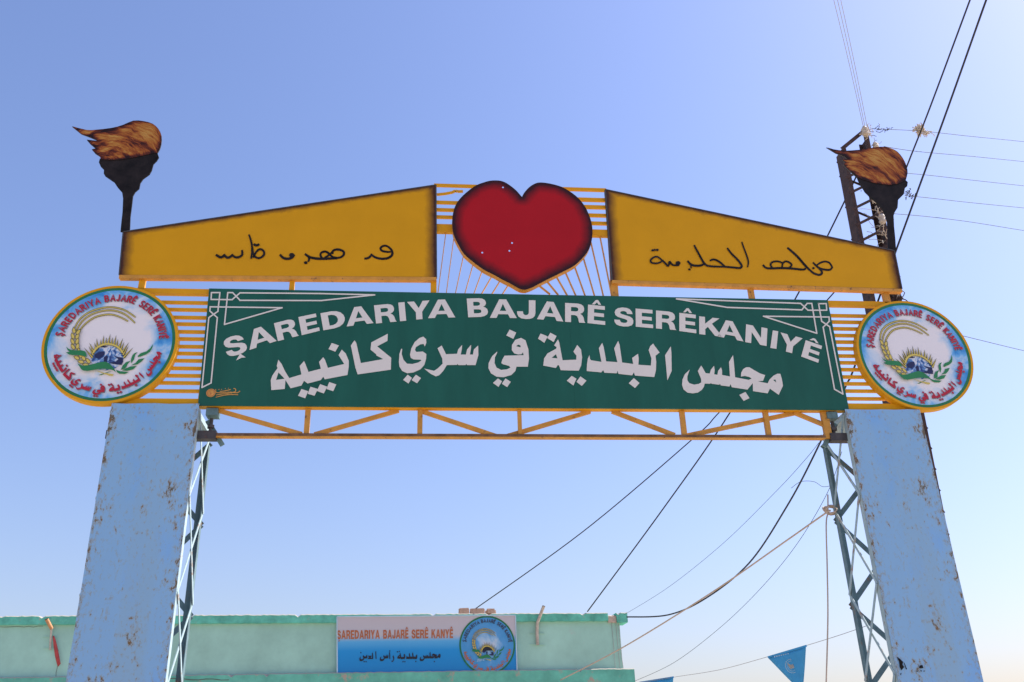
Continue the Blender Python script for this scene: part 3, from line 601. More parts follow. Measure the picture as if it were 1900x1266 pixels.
# 2012 on its ribbon
dig = {'2': [[(0,1),(1,1),(1,.5),(0,.5),(0,0),(1,0)]], '0': [[(0,0),(0,1),(1,1),(1,0),(0,0)]], '1': [[(.5,0),(.5,1)]]}
mb = MB()
for i, ch in enumerate('2012'):
    for st in dig[ch]: ribbon_px(mb, [(1356+i*17+p[0]*11, 558-i*3-p[1]*20) for p in st], 4, lambda a, b_, o: Bz(a, b_, o), .085, taper=False, sm=0)
mb.build('lettering', 'pale', sg, 'pale year number on the emblem ribbon')

# ================================================================== THE GATE
# ---- pillars
PZ = [4.90, 4.08, 3.23, 2.43, 1.62, .81, .02]
def pillar(sgn, label):
    pi, po = (3.155, 3.945); xc = sgn*(pi+po)/2; topz = 4.963 if sgn < 0 else 4.950
    r = thing('gate_pillar', (xc, 0, 0), label, 'pillar', 'gate pillars')
    xs = sorted((sgn*pi, sgn*po))
    n = 24; mb = MB()                                    # front sheet, a little buckled
    nx = 6; k = 0
    for i in range(n+1):
        for j in range(nx+1):
            x = xs[0]+(xs[1]-xs[0])*j/nx; z = topz*i/n; ed = min(j, nx-j)/2
            mb.v.append(Vector((x+(random.uniform(-.002,.002) if j in (0,nx) else 0), -.032+random.uniform(-.0022,.0022)*min(1,ed+.4), z+(random.uniform(-.006,.004) if i == n else 0))))
    for i in range(n):
        for j in range(nx): a = i*(nx+1)+j; mb.f.append((a, a+1, a+nx+2, a+nx+1))
    o = mb.build('front_sheet', 'pillar', r, 'pale blue sheet spotted with rust')
    so_ = o.modifiers.new('thickness', 'SOLIDIFY'); so_.thickness = .004; so_.offset = -1
    t = .07; a_ = .008
    for x, dx in ((sgn*pi, sgn), (sgn*po, -sgn)):
        for y, dy in ((-.022, 1), (.62, -1)):
            pr = [(x,y),(x+dx*t,y),(x+dx*t,y+dy*a_),(x+dx*a_,y+dy*a_),(x+dx*a_,y+dy*t),(x,y+dy*t)]
            mb = MB(); zt = topz-.03 if dy > 0 else topz-.2
            vs = [(p[0],p[1],0) for p in pr]+[(p[0],p[1],zt) for p in pr]
            fs = [(0,1,2,3,4,5)[::-1], (6,7,8,9,10,11)]+[(i,(i+1)%6,6+(i+1)%6,6+i) for i in range(6)]
            if dx*dy < 0: fs = [f[::-1] for f in fs]
            mb.add(vs, fs); mb.build('leg', 'bluebar' if dy > 0 else 'shaded_backsteel', r)
    for x, s_ in ((sgn*pi, -sgn), (sgn*po, sgn)):
        for za, zb in zip(PZ, PZ[1:]):
            MB().beam((x+s_*.010,0,za),(x+s_*.010,.60,zb), .032, .007, (1,0,0)).build('side_brace', 'bluebar', r)
            MB().beam((x+s_*.002,.60,za),(x+s_*.002,0,zb), .032, .007, (1,0,0)).build('side_brace', 'bluebar', r)
    for i, (za, zb) in enumerate(zip(PZ, PZ[1:])):
        for d_ in (0, 1):
            xa, xb = (sgn*pi, sgn*po) if d_ == 0 else (sgn*po, sgn*pi)
            MB().beam((xa,.628+d_*.009,za-.1),(xb,.628+d_*.009,zb-.1), .05, .007, (0,1,0)).build('back_brace', 'shaded_backsteel', r)
    # seat for the truss on top
    MB().box((xs[0]-(.03 if sgn < 0 else .17), .03, 4.64), (xs[1]+(.17 if sgn < 0 else .03), .12, 4.72)).build('cross_channel', 'steel', r)
    MB().box((xs[0]+.02, .05, 4.885), (xs[1]-.02, .58, 4.945)).build('cap_plate', 'bluebar', r)
    xi = sgn*pi-sgn*.055
    MB().box((min(xi,xi-sgn*.11), .03, 4.875), (max(xi,xi-sgn*.11), .15, 4.945)).build('seat_block', 'tealdark', r)
    mb = MB(); mb.tube([(xi-sgn*.05,.08,4.73),(xi-sgn*.05,.08,4.858)], .017, 8); mb.tube([(xi-sgn*.05,.08,4.76),(xi-sgn*.05,.08,4.79)], .035, 6); mb.build('bolt', 'steel', r)
    MB().beam((xi-sgn*.01,.10,4.84),(xi-sgn*.17,.10,4.60), .045, .03).build('gusset', 'tealdark', r)
    return r
pillar(-1, 'left gate pillar, pale blue rust spotted sheet on a steel lattice, nearest the house')
pillar(1, 'right gate pillar, pale blue rust spotted sheet with black scrawl, before the lattice pole')
# scrawl on the right pillar
rp = [o for o in bpy.data.objects if o.name.startswith('gate_pillar') and o.type == 'EMPTY' and o.location.x > 0][0]
mb = MB()
for lp in ([(778,1040),(805,1055),(835,1085),(830,1110),(845,1130),(820,1160),(805,1130),(800,1085)], [(838,1085),(850,1100),(870,1150),(860,1150)], [(985,1115),(1005,1112),(1015,1140),(990,1142),(972,1135)], [(945,1170),(960,1160),(970,1172)], [(985,1160),(1000,1158),(995,1175)], [(1010,1165),(1028,1160),(1022,1172)], [(808,1190),(822,1180),(815,1205)]):
    mb.flat([[P(1500+x*.2105, 1000+y*.2105, -.039) for x, y in lp]])
mb.build('scrawl', 'black', rp, 'torn black marks')

# ---- yellow frame and truss
frm = thing('arch_frame', (0, .06, 4.66), 'yellow steel truss frame spanning between the two pale blue pillars', 'frame')
YF = .05
def bar_px(name, p, q, wpx, m='yellow', Y=YF, dep=.04, parent=frm, label=None):
    a, b_ = P(*p, Y), P(*q, Y); dist = (a-CAM).dot(fw); mb = MB(); mb.beam(a, b_, wpx*dist/F*1.02, dep); return mb.build(name, m, parent, label)
# long beams, built true
zt0 = P(700,541,YF).z
MB().box((-3.93, YF-.02, zt0-.075), (3.93, YF+.04, zt0-.02)).build('top_beam', 'yellow', frm)
MB().box((-3.95, YF-.03, 4.957), (3.97, YF+.05, 5.034)).build('bottom_beam', 'yellow', frm)
cz = 4.685
MB().box((-3.02, YF-.012, cz-.022), (2.93, YF+.05, cz-.014)).build('bottom_chord', 'yellow_rust', frm)
MB().box((-3.02, YF-.012, cz-.0138), (2.93, YF-.004, cz+.014)).build('chord_web', 'rail', frm, 'rust brown upright flange of the lower chord')
posts = [(571,9.5),(779.5,9.5),(964,7.0),(1266,9),(1421,9),(1530,13)]
zb0 = 4.955
for u, wd_ in posts:
    a = P(u, 764, YF); b_ = P(u-(843-u)*0+ (u-843)*.00027*46, 810, YF); dist = (a-CAM).dot(fw)
    MB().beam((a.x, YF+.022, zb0), ((a.x+b_.x)/2, YF+.022, cz-.0135), wd_*dist/F, .045).build('post', 'yellow_rust', frm)
diag = [((395,757),(560,806)),((740,757),(583,806)),((776,758),(921,810)),((1095,760),(938,810)),((1135,761),(1252,808)),((1478,765),(1275,808)),((1472,763),(1537,792))]
for i, (a, b_) in enumerate(diag):
    pa, pb = P(*a, YF+.035), P(*b_, YF+.035); dist = (pa-CAM).dot(fw); mb = MB(); rr = 8.0*dist/F/2
    y_ = YF+.035+(i%2)*.012; pa.y = pb.y = y_; pa.z = min(pa.z, 4.957); mb.beam(pa, pb, rr*1.9, rr*1.5); mb.build('diagonal', 'yellow_rust', frm)
# slats beside the emblems
ysl = [(275,310),(340,370),(408,438),(465,497),(535,562),(598,625),(665,692),(725,753),(790,815),(858,882),(922,948),(985,1012),(1060,1080)]
for a, b_ in ysl:
    z = P(380, 500+(a+b_)/2*K, YF).z; MB().box((-3.66, YF-.006, z-.0135), (-3.12, YF+.03, z+.0135)).build('slat', 'yellow', frm)
ysr = [(295,325),(350,382),(410,440),(468,500),(528,555),(588,612),(650,678),(712,735),(770,798),(835,862),(897,920),(960,985),(1025,1055)]
for a, b_ in ysr:
    z = P(1560, 520+(a+b_)/2*K, YF).z; MB().box((3.10, YF-.006, z-.0145), (3.66, YF+.03, z+.0145)).build('slat', 'yellow', frm)
MB().box((-3.19, YF-.005, 5.02), (-3.15, YF+.03, 6.16)).build('end_post', 'yellow_rust', frm)
MB().box((3.13, YF-.005, 5.02), (3.17, YF+.03, 6.16)).build('end_post', 'yellow_rust', frm)
# short posts up to the pediment
for u0, u1, v0, v1 in ((259,270,514,534),(537.5,546.5,517,541),(799,810,515,545),(1388,1398,529,556),(1637,1649,538,562),(1133,1146,521,548)):
    a = P((u0+u1)/2, v0-2, YF); b_ = P((u0+u1)/2, v1, YF); d = (a-CAM).dot(fw); x = (a.x+b_.x)/2
    MB().beam((x, YF, b_.z-.02), (x, YF, a.z), (u1-u0)*d/F, .04).build('riser', 'yellow_rust' if u0 > 1100 else 'yellow', frm)
# bars beside the heart
def hbar(x0, x1, y0, y1, name='heart_slat', dep=.03):
    a = P(*ZH([(x0,(y0+y1)/2)])[0], YF); b_ = P(*ZH([(x1,(y0+y1)/2)])[0], YF); z = (a.z+b_.z)/2; d = (a-CAM).dot(fw); h = (y1-y0)*.21053*d/F/1.08
    MB().box((min(a.x,b_.x), YF-dep/2, z-h/2), (max(a.x,b_.x), YF+dep/2, z+h/2)).build(name, 'yellow', frm)
hbar(120,560,108,134); hbar(130,400,255,283); hbar(130,380,320,347); hbar(130,360,383,411); hbar(130,340,458,545,'heart_beam',.05)
hbar(1240,1635,138,168); hbar(1330,1640,226,260); hbar(1400,1645,291,325); hbar(1440,1650,366,396); hbar(1470,1655,436,466); hbar(1480,1660,507,575,'heart_beam',.05)
mb = MB(); bent = [P(*q, YF) for q in ZH([(145,197),(215,190),(280,178),(308,163),(330,170),(375,168)])]
for a, b_ in zip(bent, bent[1:]): mb.beam(a, b_, .030, .012)
mb.build('heart_slat', 'yellow', frm, 'bent broken slat beside the heart')
for top, bot in (((225,530),(158,1040)),((297,565),(232,1040)),((380,735),(315,1040)),((468,800),(400,1040)),((550,855),(482,1042)),((640,900),(555,1045)),((715,938),(648,1045)),((785,978),(740,1048)),((1040,995),(1110,1050)),((1110,955),(1190,1052)),((1190,905),(1275,1053)),((1270,865),(1355,1055)),((1355,820),(1440,1057)),((1435,750),(1525,1058)),((1503,620),(1605,1060)),((1580,552),(1680,1060)),((1655,570),(1685,1062))):
    a, b_ = (P(*ZH([q])[0], YF) for q in (top, bot)); d = (b_-a).normalized()
    MB().beam(a-d*.02, b_+d*.05, .008, .034).build('fan_bar', 'yellow_rust', frm)

# ---- green board
gb = thing('green_name_board', (0, 0, 4.96), 'long green name board with white lettering in two scripts under the heart', 'sign')
gc4 = [P(367.2,752.3,0), P(1575.5,760.6,0), P(1535.8,557.0,0), P(388,535.4,0)]
MB().slab([gc4], (0,.022,0)).build('board', 'green', gb)
x = -.93 
for x in (-1.45, .42): MB().box((x-.0015, -.0012, 4.966), (x+.0015, -.0002, P(950,546).z-.02)).build('panel_joint', 'green', gb)
LY = -.004
letters = [('S',Z3,[(243,520),(428,470),(478,625),(298,685)]),('A',Z3,[(438,460),(678,380),(728,535),(488,615)]),('R',Z3,[(703,380),(885,333),(920,490),(738,537)]),('E',Z3,[(918,325),(1075,293),(1107,445),(948,485)]),('D',Z3,[(1112,292),(1310,255),(1343,405),(1138,442)]),('A',Z3,[(1322,249),(1559,219),(1580,378),(1343,408)]),('R',Z3,[(1583,222),(1762,205),(1780,365),(1602,382)]),
 ('I',Z4,[(185,198),(240,193),(255,357),(200,362)]),('Y',Z4,[(262,192),(460,178),(470,337),(272,353)]),('A',Z4,[(445,174),(685,168),(687,328),(447,335)]),
 (' ',None,None),('B',Z4,[(787,162),(967,157),(980,322),(800,327)]),('A',Z4,[(985,168),(1223,170),(1228,334),(990,332)]),('J',Z4,[(1230,174),(1392,178),(1392,342),(1230,340)]),('A',Z4,[(1406,180),(1638,200),(1637,365),(1405,343)]),('R',Z5,[(230,200),(405,210),(405,377),(230,367)]),('E',Z5,[(432,215),(583,230),(583,395),(427,378)]),
 (' ',None,None),('S',Z5,[(663,238),(828,248),(832,412),(662,400)]),('E',Z5,[(850,250),(1002,263),(1005,423),(852,410)]),('R',Z5,[(1030,267),(1204,282),(1205,440),(1030,425)]),('E',Z5,[(1235,288),(1383,305),(1385,468),(1235,448)]),('K',Z5,[(1410,318),(1592,338),(1605,498),(1410,475)]),('A',Z5,[(1560,338),(1790,378),(1800,540),(1570,495)]),('N',Z6,[(400,388),(588,425),(580,580),(392,545)]),('I',Z6,[(635,442),(683,450),(667,605),(613,597)]),('Y',Z6,[(703,460),(898,512),(875,662),(680,610)]),('E',Z6,[(925,528),(1072,580),(1035,728),(885,672)])]
extra = [(0, Z3([(398,640),(455,680),(418,683),(370,708),(398,660)])), (16, Z5([(465,213),(500,175),(520,175),(548,217),(525,217),(510,197),(490,215)])), (21, Z5([(1268,283),(1300,247),(1318,248),(1347,290),(1325,290),(1308,268),(1288,284)])), (27, Z6([(957,525),(990,510),(1010,517),(1038,557),(1015,552),(998,530),(975,530)]))]
mb = MB()
for i, (ch, zf, q) in enumerate(letters+[(' ',None,None)]):
    if ch == ' ': mb.build('lettering', 'white', gb, 'white Latin capital word'); mb = MB(); continue
    TL, TR, BR, BL = [Vector((*p, 0)) for p in q]
    def bil(p):
        a = BL.lerp(BR, p[0]); b_ = TL.lerp(TR, p[0]); c = a.lerp(b_, p[1]); return P(*zf([(c.x, c.y)])[0], LY)
    mb.flat([[bil(p) for p in lp] for lp in G[ch]])
    for j, lp in extra:
        if j == i: mb.flat([[P(u, v, LY-.001) for u, v in lp]])
for wd_ in AR_WORDS:
    mb = MB()
    for kx in wd_:
        mb.flat([[P(u, v, LY) for u, v in lp] for lp in AR[kx]])
        for i, lp in enumerate(ARD.get(kx, [])): mb.flat([[P(u, v, LY-.0008*(1+i%2)) for u, v in lp]])
    mb.build('lettering', 'white', gb, 'white Arabic word')
for pts, zf in (([(228,110),(210,275),(130,330),(70,945),(150,905),(205,330),(140,272),(142,235),(775,243),(268,390),(297,110),(340,110),(405,178),(1120,180),(1590,130),(1100,118),(405,112),(335,172),(150,170),(153,110),(228,110)], Z3), ([(1038,207),(1105,207),(1110,265),(945,265),(880,205),(-213,165),(235,240),(890,262),(938,205),(978,205),(1022,468),(553,318),(1130,325),(1132,362),(1078,415),(1178,960),(1252,1002),(1135,410),(1065,362),(1038,207)], Z6)):
    mb = MB(); q = zf(pts)
    for i, (a, b_) in enumerate(zip(q, q[1:])):
        d = Vector((b_[0]-a[0], b_[1]-a[1])); d.normalize(); e = 1.0
        ribbon_px(mb, [(a[0]-d.x*e, a[1]-d.y*e), (b_[0]+d.x*e, b_[1]+d.y*e)], 2.5, lambda u, v, o: P(u, v, o), LY-.0006*(i%3)-.0003*(i//3%2), taper=False, sm=0)
    mb.build('corner_ornament', 'white', gb, 'white interlaced line ornament')
# painter's mark
ZS = Z(370,700,90/1900); mb = MB()
for i, (st, wd_) in enumerate((([(640,470),(640,560),(690,610),(900,610),(1250,580)],30),([(1100,590),(1320,600),(1500,610),(1590,540)],40),([(800,560),(1000,540),(1230,480)],30),([(1330,440),(1420,470),(1410,560),(1330,590)],32),([(650,700),(900,660),(1280,620)],28),([(640,790),(950,710),(1250,680),(1520,690)],34),([(740,490),(790,480)],24),([(850,480),(880,480)],24),([(1000,460),(1030,440)],24),([(1120,440),(1150,430)],24))):
    ribbon_px(mb, ZS(st), wd_*90/1900, lambda u, v, o: P(u, v, o), LY-.0005*i, sm=2)
mb.build('signature', 'goldink', gb, 'small gold signature')
mc = P(*ZS([(450,620)])[0], LY); mb = MB(); mb.flat([[mc+Vector((.043*math.cos(a), -.001, .043*math.sin(a))) for a in [i*math.pi/12 for i in range(24)]]]); mb.build('signature_seal', 'goldink', gb, 'small gold round seal')
mb = MB(); mb.flat([[P(u, v, LY-.004) for u, v in ZS([(430,680),(425,620),(460,600),(470,640),(450,680)])]]); 
mb.flat([[mc+Vector((r_*math.cos(a), -.0025, r_*math.sin(a))) for a in [i*math.pi/12 for i in range(24)]] for r_ in (.036,.031)]); mb.build('seal_ink', 'signorange', gb)

# ---- pediment panels
def pediment(px, drk, label, texts, org, k):
    q = [P(u, v, .0) for u, v in px]; base = (q[0]+q[1])/2
    r = thing('pediment_panel', base, label, 'sign', 'yellow pediment panels')
    lp = [(p.x, p.z) for p in q]
    def rimf(v):
        d = 1e9
        for i in drk: d = min(d, segdist((v.x, v.z), lp[i], lp[(i+1)%4])/(.062 if i == drk[0] else .14))
        return max(0., 1-d)
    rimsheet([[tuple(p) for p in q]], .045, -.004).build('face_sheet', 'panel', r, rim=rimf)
    mb = MB(); mb.slab([[p+Vector((0,.002,0)) for p in q]], (0,.02,0)); mb.build('backing', 'yellow_rust', r)
    for i in drk:
        a, b_ = q[i], q[(i+1)%4]; MB().beam(a+Vector((0,.012,0)), b_+Vector((0,.012,0)), .012, .045).build('edge_strip', 'steel', r)
    a, b_ = q[0], q[1]; MB().beam(a+Vector((0,.024,-.02)), b_+Vector((0,.024,-.02)), .036, .06).build('bottom_rail', 'yellow_rust', r)
    mb = MB(); i = 0
    for st in texts:
        pts, wd_ = st
        if len(pts) == 1:
            x, y = pts[0]; mb.flat([[P(org[0]+(x+wd_*math.cos(a))*k, org[1]+(y+wd_*.85*math.sin(a))*k, -.0085-i*.0004) for a in [j*math.pi/5 for j in range(10)]]])
        else: ribbon_px(mb, [(org[0]+x*k, org[1]+y*k) for x, y in pts], wd_*k*1.2, lambda u, v, o: P(u, v, o), -.0075-i*.0004)
        i += 1
    mb.build('lettering', 'black', r, 'black hand painted Syriac script'); return r
TL_ = [([(1725,238),(1690,238),(1645,228),(1630,205),(1650,185),(1685,182),(1720,205)],17),([(1700,190),(1728,215),(1740,245),(1735,270),(1700,295),(1640,302),(1580,288),(1540,258)],19),([(1550,258),(1530,285),(1505,298),(1480,300)],18),
 ([(1185,258),(1190,228),(1220,216),(1260,220),(1290,240),(1285,270),(1255,290),(1210,297)],18),([(1225,297),(1150,300),(1080,302),(1020,298),(970,285),(928,256)],20),([(1230,292),(1185,285),(1155,255),(1120,235),(1085,243),(1072,268),(1090,296)],17),([(1190,225),(1172,250),(1140,275),(1110,292)],15),([(962,288),(968,308),(958,330)],14),([(936,338)],17),
 ([(830,262),(810,290),(770,302),(725,292),(697,262)],20),([(806,268)],25),
 ([(408,76),(424,120),(437,180),(437,250),(428,302)],15),([(440,190),(455,270),(500,296),(545,270),(548,235),(515,212),(480,235),(448,292)],17),([(452,165),(480,178),(506,166)],19),([(345,220),(347,262),(320,285),(280,287),(252,262)],18),([(262,262),(225,290),(200,287),(178,262)],19),([(188,262),(150,289),(102,264)],20)]
TR_ = [([(1820,340),(1800,362),(1760,364),(1705,352),(1672,330),(1635,293)],17),([(1665,328),(1700,300),(1750,285),(1795,300),(1822,345)],15),([(1690,345),(1715,372),(1720,400),(1690,412),(1640,395),(1595,355)],18),([(1605,368),(1550,310),(1480,230),(1392,153)],19),([(1640,348)],13),([(1565,345),(1545,362),(1440,352),(1340,347),(1250,350),(1190,346),(1158,316)],18),([(1340,343),(1350,300),(1380,283),(1420,300),(1432,325),(1400,347)],15),([(1350,300),(1300,283),(1250,290),(1232,315),(1250,347)],15),
 ([(958,98),(975,150),(1005,230),(1020,290),(1012,340)],13),([(818,155),(860,210),(920,270),(955,320),(945,346),(880,342),(800,335),(730,334)],17),([(745,334),(640,327),(600,302),(560,235),(503,128)],17),([(652,277),(690,265),(740,285),(795,330)],16),([(605,300),(570,322),(510,324),(470,310),(440,278)],18),([(470,312),(476,348)],12),([(459,360)],13),
 ([(350,300)],24),([(362,320),(300,318),(272,286),(262,300)],15),([(272,285),(256,328),(228,300),(198,272)],16),([(200,283),(150,302),(100,296),(88,275),(110,250),(150,238),(198,272)],15),([(108,178)],13),([(128,174)],12),([(152,174)],14)]
pediment([(221.5,510.5),(810,514.5),(809,344),(229,431)], [2,1,3], 'yellow sloping panel with black script, on the left of the heart', TL_, (380,420), .2)
pediment([(1135.5,520),(1673,536.5),(1659,466),(1123,352.5)], [2,3,1], 'yellow sloping panel with black script, on the right of the heart', TR_, (1190,430), .19474)

# ---- heart
hl = [(893,215),(868,185),(840,155),(790,115),(740,85),(690,72),(620,73),(560,88),(490,115),(420,165),(355,225),(310,290),(288,360),(280,440),(290,540),(330,630),(385,720),(465,790),(560,860),(650,905),(720,945),(800,985),(870,1025),(915,1036)]
hr = [(930,1035),(985,1015),(1080,965),(1180,915),(1270,870),(1360,820),(1430,755),(1480,690),(1505,625),(1517,540),(1512,460),(1490,385),(1450,300),(1390,225),(1320,170),(1250,130),(1170,105),(1080,90),(1020,95),(960,130),(915,180),(897,213)]
hp = [P(u, v, -.045) for u, v in ZH(smooth2(hl, 3)[:-1]+smooth2(hr, 3))]
ht = thing('heart_sign', (hp[60].x, -.045, min(p.z for p in hp)), 'large red sheet metal heart with bullet holes at the top of the arch', 'heart')
holes = [P(u, v, -.045) for u, v in ZH([(728,133),(808,623),(785,692),(545,708)])]
hlp = [(p.x, p.z) for p in hp]
def hrim(v): return max(0., 1-min(segdist((v.x, v.z), hlp[i], hlp[(i+1)%len(hlp)]) for i in range(len(hlp)))/.15)
loops = [[tuple(p) for p in hp]]+[[(c.x+.010*math.cos(a), c.y, c.z+.010*math.sin(a)) for a in [j*math.pi/4 for j in range(8)]][::-1] for c in holes]
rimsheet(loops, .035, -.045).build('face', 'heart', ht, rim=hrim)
mb = MB(); mb.skirt([p+Vector((0,.001,0)) for p in hp], (0,.075,0)); o = mb.build('side_band', 'yellow_rust', ht, 'yellow rusty side band')
so_ = o.modifiers.new('thickness', 'SOLIDIFY'); so_.thickness = .006; so_.offset = -1

# ---- torches (flat painted cut-outs)
def torch(zf, flame, cup, label, hole=None):
    fp = [P(u, v, .004) for u, v in zf(flame)]; cp = [P(u, v, .002) for u, v in zf(cup)]
    base = min(cp, key=lambda p: p.z); r = thing('torch_sign', (base.x, 0, base.z), label, 'torch', 'torches on the pediment ends')
    fl = [(p.x, p.z) for p in fp]; n = len(fl)
    rimsheet([[tuple(p) for p in fp]], .02, -.004).build('flame', 'flame', r, 'painted orange and brown flame', rim=lambda v: max(0., 1-min(segdist((v.x, v.z), fl[i], fl[(i+1)%n]) for i in range(n))/.05))
    MB().slab([fp], (0,.012,0)).build('flame_backing', 'steel', r)
    mb = MB(); mb.slab([cp], (0,.016,0)); mb.build('cup_and_handle', 'black', r, 'dark torch cup and handle')
    return r
torch(Z1, smooth2([(350,167),(480,200),(560,198),(700,182),(800,155),(890,118),(980,122),(1060,145),(1110,190),(1137,248),(1135,320),(1120,370),(1100,400)],2)+[(1000,420),(900,442),(800,460),(700,466),(605,460),(595,430),(555,405),(525,370),(560,362),(510,320),(480,285),(565,295),(572,288),(500,258),(430,232)],
 [(605,455),(700,462),(800,456),(900,438),(1000,416),(1100,396),(1113,435),(1095,465),(1065,495),(1050,550),(1030,585),(975,625),(950,660),(940,710),(905,740),(885,775),(875,860),(862,960),(858,1060),(852,1100),(775,1090),(785,990),(793,920),(798,800),(790,745),(750,700),(720,655),(640,600),(628,580),(630,545),(600,515),(585,480),(595,445)], 'torch cut-out with windswept flame standing on the left yellow panel')
torch(Z8, smooth2([(158,350),(220,370),(320,382),(430,375),(500,368),(580,352),(650,347),(720,360),(780,390),(830,450),(862,520),(870,580),(855,640)],2)+[(800,670),(720,684),(640,677),(560,662),(480,637),(430,617),(390,580),(340,535),(310,500),(328,482),(295,460),(352,456),(318,430),(240,400)],
 [(430,612),(480,633),(560,658),(640,673),(720,680),(800,666),(855,636),(875,655),(870,690),(850,705),(840,760),(790,810),(785,880),(760,920),(750,950),(755,1050),(765,1150),(772,1262),(705,1255),(700,1120),(695,1000),(670,920),(620,850),(560,800),(500,740),(470,690),(440,640)], 'torch cut-out with windswept flame on the right yellow panel, before the lattice pole')

# ================================================================== LATTICE POLE
YP = 1.15
A0, A1 = P(1563,275,YP), P(1616,550,YP); B0, B1 = P(1612,252,YP), P(1763,1007,YP)
def lineA(z): t = (z-A0.z)/(A1.z-A0.z); return A0.x+(A1.x-A0.x)*t
def lineB(z): t = (z-B0.z)/(B1.z-B0.z); return B0.x+(B1.x-B0.x)*t
ZPA, ZPB = A0.z, B0.z
pole = thing('lattice_utility_pole', ((lineA(0)+lineB(0))/2, YP, 0), 'rusty brown steel lattice utility pole behind the right torch', 'utility pole')
def chan(line, zt, dirx, name):
    t, fl, dp = .008, .05, .20; vs = []
    for z in (0, zt):
        x = line(z); vs += [(x,YP,z),(x+dirx*fl,YP,z),(x+dirx*fl,YP+t,z),(x+dirx*t,YP+t,z),(x+dirx*t,YP+dp-t,z),(x+dirx*fl,YP+dp-t,z),(x+dirx*fl,YP+dp,z),(x,YP+dp,z)]
    fs = [tuple(range(8))[::-1], tuple(range(8,16))]+[(i,(i+1)%8,8+(i+1)%8,8+i) for i in range(8)]
    if dirx < 0: fs = [f[::-1] for f in fs]
    mb = MB(); mb.add(vs, fs); mb.build(name, 'polebrown', pole)
chan(lineA, ZPA, 1, 'leg'); chan(lineB, ZPB, -1, 'leg')
z = ZPA-.45; i = 0
while z > .4:
    MB().beam((lineA(z)-.03, YP-.006, z-.03), (lineB(z+.2)+.0, YP-.006, z+.2), .035, .006).build('lacing', 'polebrown', pole)
    if i % 2 == 0: MB().beam((lineA(z+.12), YP+.207, z+.15), (lineB(z-.06)+.03, YP+.207, z-.06), .035, .006).build('lacing', 'polebrown', pole)
    z -= .245; i += 1
MB().beam((lineA(ZPA)-.015, YP-.006, ZPA-.02), (lineB(ZPB)-.07, YP-.006, ZPB+.06), .05, .01).build('cap_bar', 'polebrown', pole)
MB().beam((lineA(ZPA), YP+.207, ZPA-.09), (lineB(ZPB)-.06, YP+.207, ZPB-.12), .04, .008).build('cap_bar', 'polebrown', pole)
MB().beam((lineB(ZPB)-.03, YP+.03, ZPB-.25), (lineB(ZPB)-.02, YP+.03, ZPB+.10), .05, .04).build('top_stub', 'polebrown', pole)
def lathe(mb, c, prof, ax=Vector((0,0,1)), n=12):
    u = ax.orthogonal().normalized(); x = ax.cross(u); k = len(mb.v)
    for r_, h in prof: mb.v += [c+ax*h+(u*math.cos(2*math.pi*j/n)+x*math.sin(2*math.pi*j/n))*r_ for j in range(n)]
    for i in range(len(prof)-1):
        for j in range(n): mb.f.append((k+i*n+j, k+i*n+(j+1)%n, k+(i+1)*n+(j+1)%n, k+(i+1)*n+j))
ip = P(1605,244,YP-.08)
mb = MB(); lathe(mb, ip-Vector((0,0,.07)), [(.0,0),(.03,0),(.045,.02),(.03,.04),(.048,.06),(.03,.08),(.05,.10),(.03,.13),(.02,.15),(0,.15)]); mb.build('insulator', 'insul', pole, 'pale insulator tied with wire', smooth=True)
ip2 = P(1625,272,YP-.02); mb = MB(); lathe(mb, ip2-Vector((0,0,.03)), [(.0,0),(.03,0),(.042,.02),(.028,.04),(.042,.06),(.02,.09),(0,.09)]); mb.build('insulator', 'insul', pole, smooth=True)
ip3 = P(1636,405,YP-.05); mb = MB(); lathe(mb, ip3-Vector((0,0,.08)), [(.0,0),(.03,0),(.045,.03),(.03,.06),(.045,.09),(.03,.13),(0,.14)]); mb.build('insulator', 'insul', pole, smooth=True)
def tangle(mb, c, r_, n, th, stretch=(1,1,1)):
    for _ in range(n):
        p = c+Vector([random.gauss(0, r_*.5)*s_ for s_ in stretch]); d = Vector((random.gauss(0,1), random.gauss(0,1), random.gauss(0,1))).normalized(); pts = [p]
        for _k in range(5): d = (d+Vector((random.gauss(0,.7), random.gauss(0,.7), random.gauss(0,.7)))).normalized(); p = p+d*r_*.35; pts.append(p)
        mb.tube(pts, th, 4)
mb = MB(); tangle(mb, ip+Vector((.015,0,-.02)), .055, 30, .005); mb.build('tie_wire', 'insul', pole, 'tangled pale tie wires')['kind'] = 'stuff'
mb = MB(); tangle(mb, ip2, .06, 12, .003); mb.build('tie_wire', 'wirewhite', pole)
mb = MB(); tangle(mb, P(1626,388,YP-.03), .16, 10, .004, (.4,.4,1.2)); tangle(mb, P(1638,430,YP-.03), .16, 12, .004, (.4,.4,1.2)); mb.build('tie_wire', 'insul', pole)
mb = MB(); tangle(mb, P(1664,548,YP-.02), .10, 30, .006, (.6,.5,1)); mb.build('tie_wire', 'polebrown', pole, 'dark frayed wrapping')
for u, v in ((1599,352),(1605,394),(1613,435)):
    q = P(u, v, YP); MB().tube([q+Vector((0,.03,0)), q+Vector((.012,.03,0))], .008, 6).build('bolt_hole', 'pale', pole)

